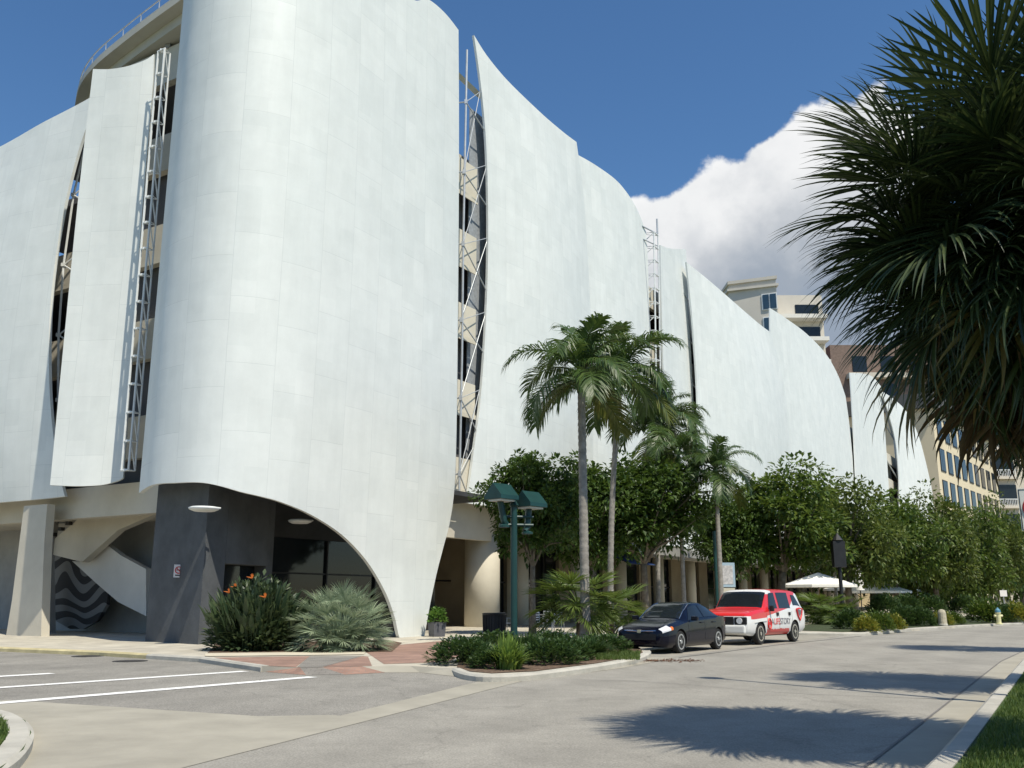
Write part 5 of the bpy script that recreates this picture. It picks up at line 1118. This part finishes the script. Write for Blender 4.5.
# ------------------------------------------------------------------ vehicles (local x runs from the nose to the tail, -y is the street side)
NAVY = mat('navy_paint', (.003, .004, .012), .2, .1, 2, spec=.2, coat=.2); RUB = mat('tyre_rubber', (.018, .018, .018), .85, .2, 8); ALLOY = mat('alloy', (.55, .56, .57), .3, .06, 5, metal=.7)
CLEAR = mat('headlamp_lens', (.62, .63, .64), .12, .15, 9, spec=.7); AMB = mat('amber_lens', (.7, .16, .02), .25, .05); CHR = mat('chrome', (.7, .7, .72), .12, .03, metal=1.0); TRIM = mat('black_trim', (.012, .012, .013), .55, .2, 6); REDL = mat('tail_red', (.35, .01, .01), .2, .05)
class Car:
    def __init__(s, st, soft=True): s.st = st; s.soft = soft
    def par(s, x):
        st = s.st
        if x <= st[0][0]: return st[0][1:]
        for a, b in zip(st, st[1:]):
            if x <= b[0] and s.soft:
                i = st.index(a); t = (x - a[0]) / (b[0] - a[0]); o_ = []
                for k in range(1, len(a)):
                    def sl(j): return (st[j + 1][k] - st[j][k]) / (st[j + 1][0] - st[j][0])
                    def tg(j):
                        if j == 0: return sl(0)
                        if j == len(st) - 1: return sl(j - 1)
                        u, v = sl(j - 1), sl(j); return 0 if u * v <= 0 else 2 * u * v / (u + v)
                    h = b[0] - a[0]; o_.append((2 * t ** 3 - 3 * t * t + 1) * a[k] + (t ** 3 - 2 * t * t + t) * h * tg(i) + (3 * t * t - 2 * t ** 3) * b[k] + (t ** 3 - t * t) * h * tg(i + 1))
                return o_
            if x <= b[0]: t = (x - a[0]) / (b[0] - a[0]); return [lerp(p, q, t) for p, q in zip(a[1:], b[1:])]
        return st[-1][1:]
    def pt(s, x, v, off=0):
        z0, ym, zb, yr, ze, zt = s.par(x); sg = -1 if v < 0 else 1; v = abs(v)
        ring = [(0, z0), (ym * .88, z0), (ym * .97, z0 + .1), (ym, lerp(z0, zb, .55)), (ym * .975, zb), (yr, ze), (yr * .8, lerp(ze, zt, .7)), (0, zt)]
        k = min(int(v), 6); t = v - k; (ya, za), (yb, zb2) = ring[k], ring[k + 1]
        return Vector((x, sg * lerp(ya, yb, t), lerp(za, zb2, t)))
    def surf(s, x, v, off=0):
        p = s.pt(x, v)
        if off:
            du = s.pt(x + .03, v) - s.pt(x - .03, v); dv = s.pt(x, v + (.03 if v > 0 else -.03)) - p if abs(v) < 6.95 else p - s.pt(x, v - (.03 if v > 0 else -.03))
            if dv.length < 1e-6 or du.length < 1e-6: return p
            n = du.cross(dv); n.normalize(); c = Vector((p.x, 0, .7))
            if n.dot(p - c) < 0 and abs(n.dot(p - c)) > 1e-3: n = -n
            p = p + n * off
        return p
    def body(s, name, m, o, wheels, wr, nx=90):
        xs = sorted(set([q[0] for q in s.st] + [lerp(s.st[0][0], s.st[-1][0], i / nx) for i in range(nx + 1)])); vs_ = [0, .5, 1, 1.5, 2, 2.5, 3, 3.35, 3.7, 3.88, 4, 4.12, 4.5, 4.85, 5, 5.2, 5.6, 6, 6.5, 7]
        rv = vs_ + [-v for v in reversed(vs_[1:-1])]; b = MB(); n = len(rv)
        for x in xs: b.v += [tuple(s.pt(x, v)) for v in rv]
        b.uv = [(0, 0)] * len(b.v)
        b.f = [(i * n + j, i * n + (j + 1) % n, (i + 1) * n + (j + 1) % n, (i + 1) * n + j) for i in range(len(xs) - 1) for j in range(n)] + [tuple(range(n - 1, -1, -1)), tuple(range((len(xs) - 1) * n, len(xs) * n))]; b.mi = [0] * len(b.f)
        me = b.mesh(name, [m, TRIM], smooth=True, fix=True); ob = link(name, me, None); cut = MB()
        for wx in wheels:
            for sg in (-1, 1): cut.lathe([(wr * 1.16, -.16), (wr * 1.16, .2)], 28, (wx, sg * (s.par(wx)[1] - .02), wr), 'Y')
        co = cut.build('cutter', TRIM, None, fix=True); md = ob.modifiers.new('b', 'BOOLEAN'); md.operation = 'DIFFERENCE'; md.object = co; md.solver = 'EXACT'
        bpy.context.view_layer.update(); ev = ob.evaluated_get(bpy.context.evaluated_depsgraph_get()); nm = bpy.data.meshes.new_from_object(ev); bpy.data.objects.remove(ob); bpy.data.objects.remove(co)
        nm.name = name; ob = link(name, nm, o); 
        try: nm.set_sharp_from_angle(angle=rad(42))
        except Exception: pass
        return ob
    def patch(s, name, m, o, x0, x1, v0, v1, off=.008, nx=10, nv=6, par=None, fx0=None, fx1=None):
        b = MB(); b.grid(lambda a, c: s.surf(lerp(fx0(c) if fx0 else x0, fx1(c) if fx1 else x1, a), lerp(v0, v1, c), off), nx, nv); return b.build(name, m, par or o, smooth=True)
    def wheel(s, o, x, sg, r_, m=ALLOY):
        y = sg * (s.par(x)[1] - .13); w = .21; b = MB(); b.lathe([(r_ * .66, -w / 2), (r_ * .93, -w / 2), (r_, -w * .32), (r_, w * .32), (r_ * .93, w / 2), (r_ * .66, w / 2)], 30, (x, y, r_), 'Y'); wl = b.build('wheel', RUB, o, smooth=False)
        b = MB(); yo = y + sg * (w / 2 - .015); b.lathe([(r_ * .70, -.02), (r_ * .70, .02), (r_ * .58, .02), (r_ * .58, -.02), (r_ * .70, -.02)], 30, (x, yo, r_), 'Y', False)
        for k in range(7): a = k * 2 * math.pi / 7; b.box((x + math.cos(a) * r_ * .36, yo, r_ + math.sin(a) * r_ * .36), (r_ * .56, .03, .055), Matrix.Rotation(-a, 3, 'Y'))
        b.lathe([(r_ * .17, -.03), (r_ * .17, .03)], 14, (x, yo, r_), 'Y'); b.build('rim', m, wl)
RZ = math.atan2(CA, SA)
sed = thing('parked_sedan', 'black navy four door sedan parked nose towards the front island', 'car', P(25.4, 11.28, .012), RZ - rad(3.8)); sed['group'] = 'cars parked along the kerb'
c = Car([(0, .30, .60, .56, .50, .62, .64), (.06, .22, .72, .62, .58, .68, .70), (.22, .17, .82, .68, .66, .74, .765), (.6, .16, .86, .74, .68, .82, .85), (1.0, .16, .875, .80, .68, .88, .915), (1.2, .16, .875, .83, .66, .915, .95),
         (1.6, .16, .875, .88, .61, 1.15, 1.19), (2.05, .16, .875, .91, .55, 1.345, 1.385), (2.3, .16, .875, .92, .545, 1.385, 1.425), (2.75, .16, .875, .935, .545, 1.39, 1.435), (3.2, .16, .87, .955, .545, 1.33, 1.375), (3.6, .16, .865, .97, .57, 1.19, 1.225), (3.95, .17, .855, .985, .61, 1.03, 1.06), (4.3, .21, .80, .965, .62, 1.0, 1.02), (4.42, .28, .74, .93, .56, .97, .985), (4.48, .36, .66, .86, .5, .9, .91)])
c.body('body', NAVY, sed, (.92, 3.62), .315)
for x in (.92, 3.62):
    for sg in (-1, 1): c.wheel(sed, x, sg, .315)
c.patch('windshield', GLASS, sed, 1.27, 2.0, 5.12, 7, fx0=None); m_ = c.patch('windshield', GLASS, sed, 1.27, 2.0, -5.12, -7)
c.patch('rear_window', GLASS, sed, 3.25, 3.85, 5.15, 7); c.patch('rear_window', GLASS, sed, 3.25, 3.85, -5.15, -7)
for sg in (-1, 1):
    c.patch('side_window', GLASS, sed, 1.45, 2.55, sg * 4.12, sg * 4.86, fx0=lambda t: 1.45 + .45 * t); c.patch('side_window', GLASS, sed, 2.63, 3.75, sg * 4.12, sg * 4.86, fx1=lambda t: 3.72 - .42 * t)
    c.patch('headlight', CLEAR, sed, .05, .34, sg * 3.75, sg * 5.0, .012); c.patch('indicator', AMB, sed, .345, .46, sg * 3.75, sg * 4.3, .012); c.patch('tail_light', REDL, sed, 4.3, 4.46, sg * 3.6, sg * 4.6, .01)
    b = MB(); b.box((1.62, sg * .98, .96), (.12, .2, .13)); b.build('mirror', NAVY, sed, bevel=.03)
    for x in (2.35, 3.25): b = MB(); b.box((x, sg * .885, .83), (.2, .03, .03)); b.build('door_handle', NAVY, sed, bevel=.01)
    b = MB(); b.tube([c.surf(x, sg * 5.02, .01) for x in (1.25, 1.6, 2.05, 2.3)], .012, 6); b.build('pillar_trim', CHR, sed)
    c.patch('door_seam', TRIM, sed, 2.585, 2.6, sg * 2.2, sg * 4.1, .003, 1, 6); c.patch('door_seam', TRIM, sed, 1.42, 1.435, sg * 2.2, sg * 4.05, .003, 1, 6)
b = MB(); b.tube([(.03, -.5, .63), (-.015, -.2, .625), (-.02, 0, .61), (-.015, .2, .625), (.03, .5, .63)], .022, 8); b.box((-.03, 0, .615), (.03, .12, .09)); b.build('grille_bar', CHR, sed)
b = MB(); b.box((-.005, 0, .46), (.03, 1.0, .16)); b.build('lower_grille', TRIM, sed)
b = MB(); b.box((2.2, 0, .25), (3.6, 1.3, .16)); b.build('underbody', TRIM, sed)
# van
van = thing('parked_van', 'boxy red and white lettered van parked behind the dark sedan', 'van', P(31.75, 11.06, .012), RZ - rad(7.0)); van['group'] = 'cars parked along the kerb'
LIV = bpy.data.materials.new('red_white_livery'); LIV.use_nodes = True; nt = LIV.node_tree; bs = nt.nodes['Principled BSDF']; bs.inputs['Roughness'].default_value = .3; bs.inputs['Coat Weight'].default_value = .5
tc_ = nt.nodes.new('ShaderNodeTexCoord'); sp = nt.nodes.new('ShaderNodeSeparateXYZ'); nt.links.new(tc_.outputs['Object'], sp.inputs[0]); X_, Z_ = sp.outputs['X'], sp.outputs['Z']
def MM(op, x, y=None, z=None):
    m = nt.nodes.new('ShaderNodeMath'); m.operation = op
    for i, v in enumerate((x, y, z)):
        if v is None: continue
        if isinstance(v, (int, float)): m.inputs[i].default_value = v
        else: nt.links.new(v, m.inputs[i])
    return m.outputs[0]
zl = MM('MAXIMUM', MM('MAXIMUM', .95, MM('MULTIPLY_ADD', MM('SUBTRACT', X_, 1.5), .13, .94)), MM('MULTIPLY_ADD', MM('SUBTRACT', X_, 3.6), .62, 1.2))
fend = MM('MULTIPLY', MM('LESS_THAN', X_, 1.55), MM('MULTIPLY', MM('GREATER_THAN', X_, .3), MM('GREATER_THAN', Z_, MM('MULTIPLY_ADD', MM('ABSOLUTE', MM('SUBTRACT', X_, .45)), .05, .84))))
red = MM('MAXIMUM', MM('GREATER_THAN', Z_, zl), fend)
roofw = MM('MULTIPLY', MM('LESS_THAN', X_, 2.3), MM('GREATER_THAN', Z_, 1.69)); red = MM('MULTIPLY', red, MM('SUBTRACT', 1.0, roofw))
wvn = nt.nodes.new('ShaderNodeTexNoise'); wvn.inputs['Scale'].default_value = 9; nt.links.new(tc_.outputs['Object'], wvn.inputs['Vector'])
band = MM('MULTIPLY', MM('MULTIPLY', MM('GREATER_THAN', X_, 1.5), MM('LESS_THAN', X_, 3.45)), MM('LESS_THAN', Z_, MM('MULTIPLY_ADD', wvn.outputs['Fac'], .12, .44))); red = MM('MAXIMUM', red, band)
mx = nt.nodes.new('ShaderNodeMix'); mx.data_type = 'RGBA'; nt.links.new(red, mx.inputs[0]); mx.inputs[6].default_value = (.72, .72, .70, 1); mx.inputs[7].default_value = (.62, .022, .022, 1); nt.links.new(mx.outputs[2], bs.inputs['Base Color'])
c = Car([(0, .46, .88, .84, .84, .95, .98), (.07, .34, .95, .92, .88, 1.02, 1.05), (.5, .30, .985, 1.02, .90, 1.10, 1.14), (1.0, .30, 1.0, 1.08, .90, 1.16, 1.20), (1.35, .30, 1.0, 1.10, .88, 1.19, 1.23), (1.65, .30, 1.0, 1.12, .85, 1.48, 1.52), (1.95, .30, 1.0, 1.13, .82, 1.74, 1.79), (2.2, .30, 1.0, 1.13, .815, 1.80, 1.86), (3.2, .30, 1.0, 1.13, .815, 1.82, 1.885), (4.2, .30, 1.0, 1.13, .81, 1.80, 1.86), (4.55, .31, .99, 1.13, .81, 1.72, 1.77), (4.95, .36, .97, 1.12, .84, 1.28, 1.31), (5.1, .42, .94, 1.05, .84, 1.14, 1.16), (5.18, .5, .9, .95, .8, 1.02, 1.03)])
c.body('body', LIV, van, (.98, 3.98), .365)
for x in (.98, 3.98):
    for sg in (-1, 1): c.wheel(van, x, sg, .365, mat('beige_alloy', (.48, .45, .38), .4, .06, metal=.5))
for sg in (-1, 1):
    c.patch('windshield', GLASS, van, 1.40, 1.93, sg * 5.1, sg * 7); c.patch('side_window', GLASS, van, 1.75, 2.5, sg * 4.1, sg * 4.9, fx0=lambda t: 1.72 + .33 * t); c.patch('side_window', GLASS, van, 2.68, 3.68, sg * 4.1, sg * 4.9)
    c.patch('quarter_window', GLASS, van, 4.0, 4.5, sg * 4.25, sg * 4.8, fx1=lambda t: 4.7 - .35 * t); c.patch('rear_window', GLASS, van, 4.6, 4.9, sg * 5.15, sg * 7)
    c.patch('wheel_arch', mat('white_trim', (.70, .70, .67), .5, .05), van, .5, 1.46, sg * 3.1, sg * 3.22, .03)
    b = MB(); b.box((.03, sg * .70, .80), (.10, .44, .25)); hl = b.build('headlight_housing', TRIM, van, bevel=.03); b = MB(); b.lathe([(.10, -.03), (.105, .0), (.06, .02)], 18, (-.03, sg * .68, .80), 'X'); b.build('headlight', CLEAR, hl)
    for x in (2.42, 3.5): b = MB(); b.box((x, sg * 1.005, 1.0), (.16, .03, .12)); b.build('door_handle', TRIM, van, bevel=.01)
    b = MB(); b.box((1.8, sg * 1.07, 1.2), (.12, .16, .2)); b.build('mirror', TRIM, van, bevel=.04)
    c.patch('door_seam', TRIM, van, 2.585, 2.6, sg * 1.8, sg * 4.1, .003, 1, 6); c.patch('door_seam', TRIM, van, 3.74, 3.752, sg * 2.4, sg * 4.1, .003, 1, 6); c.patch('door_seam', TRIM, van, 1.53, 1.542, sg * 1.8, sg * 4.1, .003, 1, 6)
    c.patch('tail_light', REDL, van, 5.08, 5.17, sg * 3.3, sg * 4.4, .01)
b = MB(); b.box((-.01, 0, .80), (.08, .92, .27)); gr = b.build('grille', TRIM, van, bevel=.02)
b = MB(); b.box((-.03, 0, .52), (.16, 1.76, .28)); bp_ = b.build('front_bumper', mat('white_trim', (.70, .70, .67)), van, bevel=.06)
b = MB(); b.box((-.115, 0, .52), (.02, .5, .12)); b.build('number_plate', mat('plate_white', (.6, .6, .58), .5, .1, 20), bp_)
b = MB(); b.box((2.6, 0, .34), (4.2, 1.5, .16)); b.build('underbody', TRIM, van)
# lettering and emblems on the street side
def side_text(txt, x, z, size, m, nm):
    me = text_mesh(txt, size, .004, m, nm); o_ = link(nm, me, van); o_.rotation_euler = (rad(90), 0, 0); y = -(abs(c.pt(x, -3.4).y) + .012); o_.location = (x, y, z); return o_
LG = mat('letter_grey', (.16, .16, .17), .5, .1); LR = mat('letter_red', (.62, .03, .03), .5, .05)
side_text('A', 1.98, .74, .30, LG, 'lettering'); side_text('LIFE', 2.36, .74, .30, LR, 'lettering'); side_text('STORY', 3.08, .74, .30, LG, 'lettering')
def emblem(x, z, r_, nm):
    y = -1.014; b = MB(); b.tube([(x + r_ * .8 * math.cos(k * math.pi / 12), y, z + r_ * math.sin(k * math.pi / 12)) for k in range(25)], .025, 6); b.box((x, y, z), (r_ * .9, .01, r_ * .5)); b.box((x, y - .002, z + r_ * .3), (r_ * .5, .01, r_ * .3)); return b.build(nm, LR, van)
emblem(1.68, .68, .17, 'emblem')
b = MB(); x, z, y = 4.42, 1.02, -1.015; b.tube([(x - .26, y, z + .14), (x, y, z + .17), (x + .26, y, z + .14), (x + .16, y, z - .1), (x, y, z - .26), (x - .16, y, z - .1), (x - .26, y, z + .14)], .03, 6); b.build('shield_emblem', LR, van); b = MB(); b.box((x, y, z + .02), (.24, .012, .16)); b.build('shield_centre', LG, van)
# leaf litter by the front island
o = MB(); r = random.Random(8)
for _ in range(420):
    x, y = G(lerp(640, 700, r.random() ** 1.3), 661 + r.gauss(0, .7) - .02 * r.random(), 0); p = P(x, y + r.uniform(-.15, .15), .016); a = r.random() * 6.28; l = r.uniform(.03, .07); d = Vector((math.cos(a), math.sin(a), r.uniform(0, .3))) * l; e = Vector((-math.sin(a), math.cos(a), 0)) * l * .4
    o.add([p - d, p + e, p + d, p - e], [(0, 1, 2, 3)])
struct(o.build('leaf_litter', leaf_mat('dry_leaf', (.08, .035, .02), (.16, .08, .045), .1, .8, .2)), 'stuff')
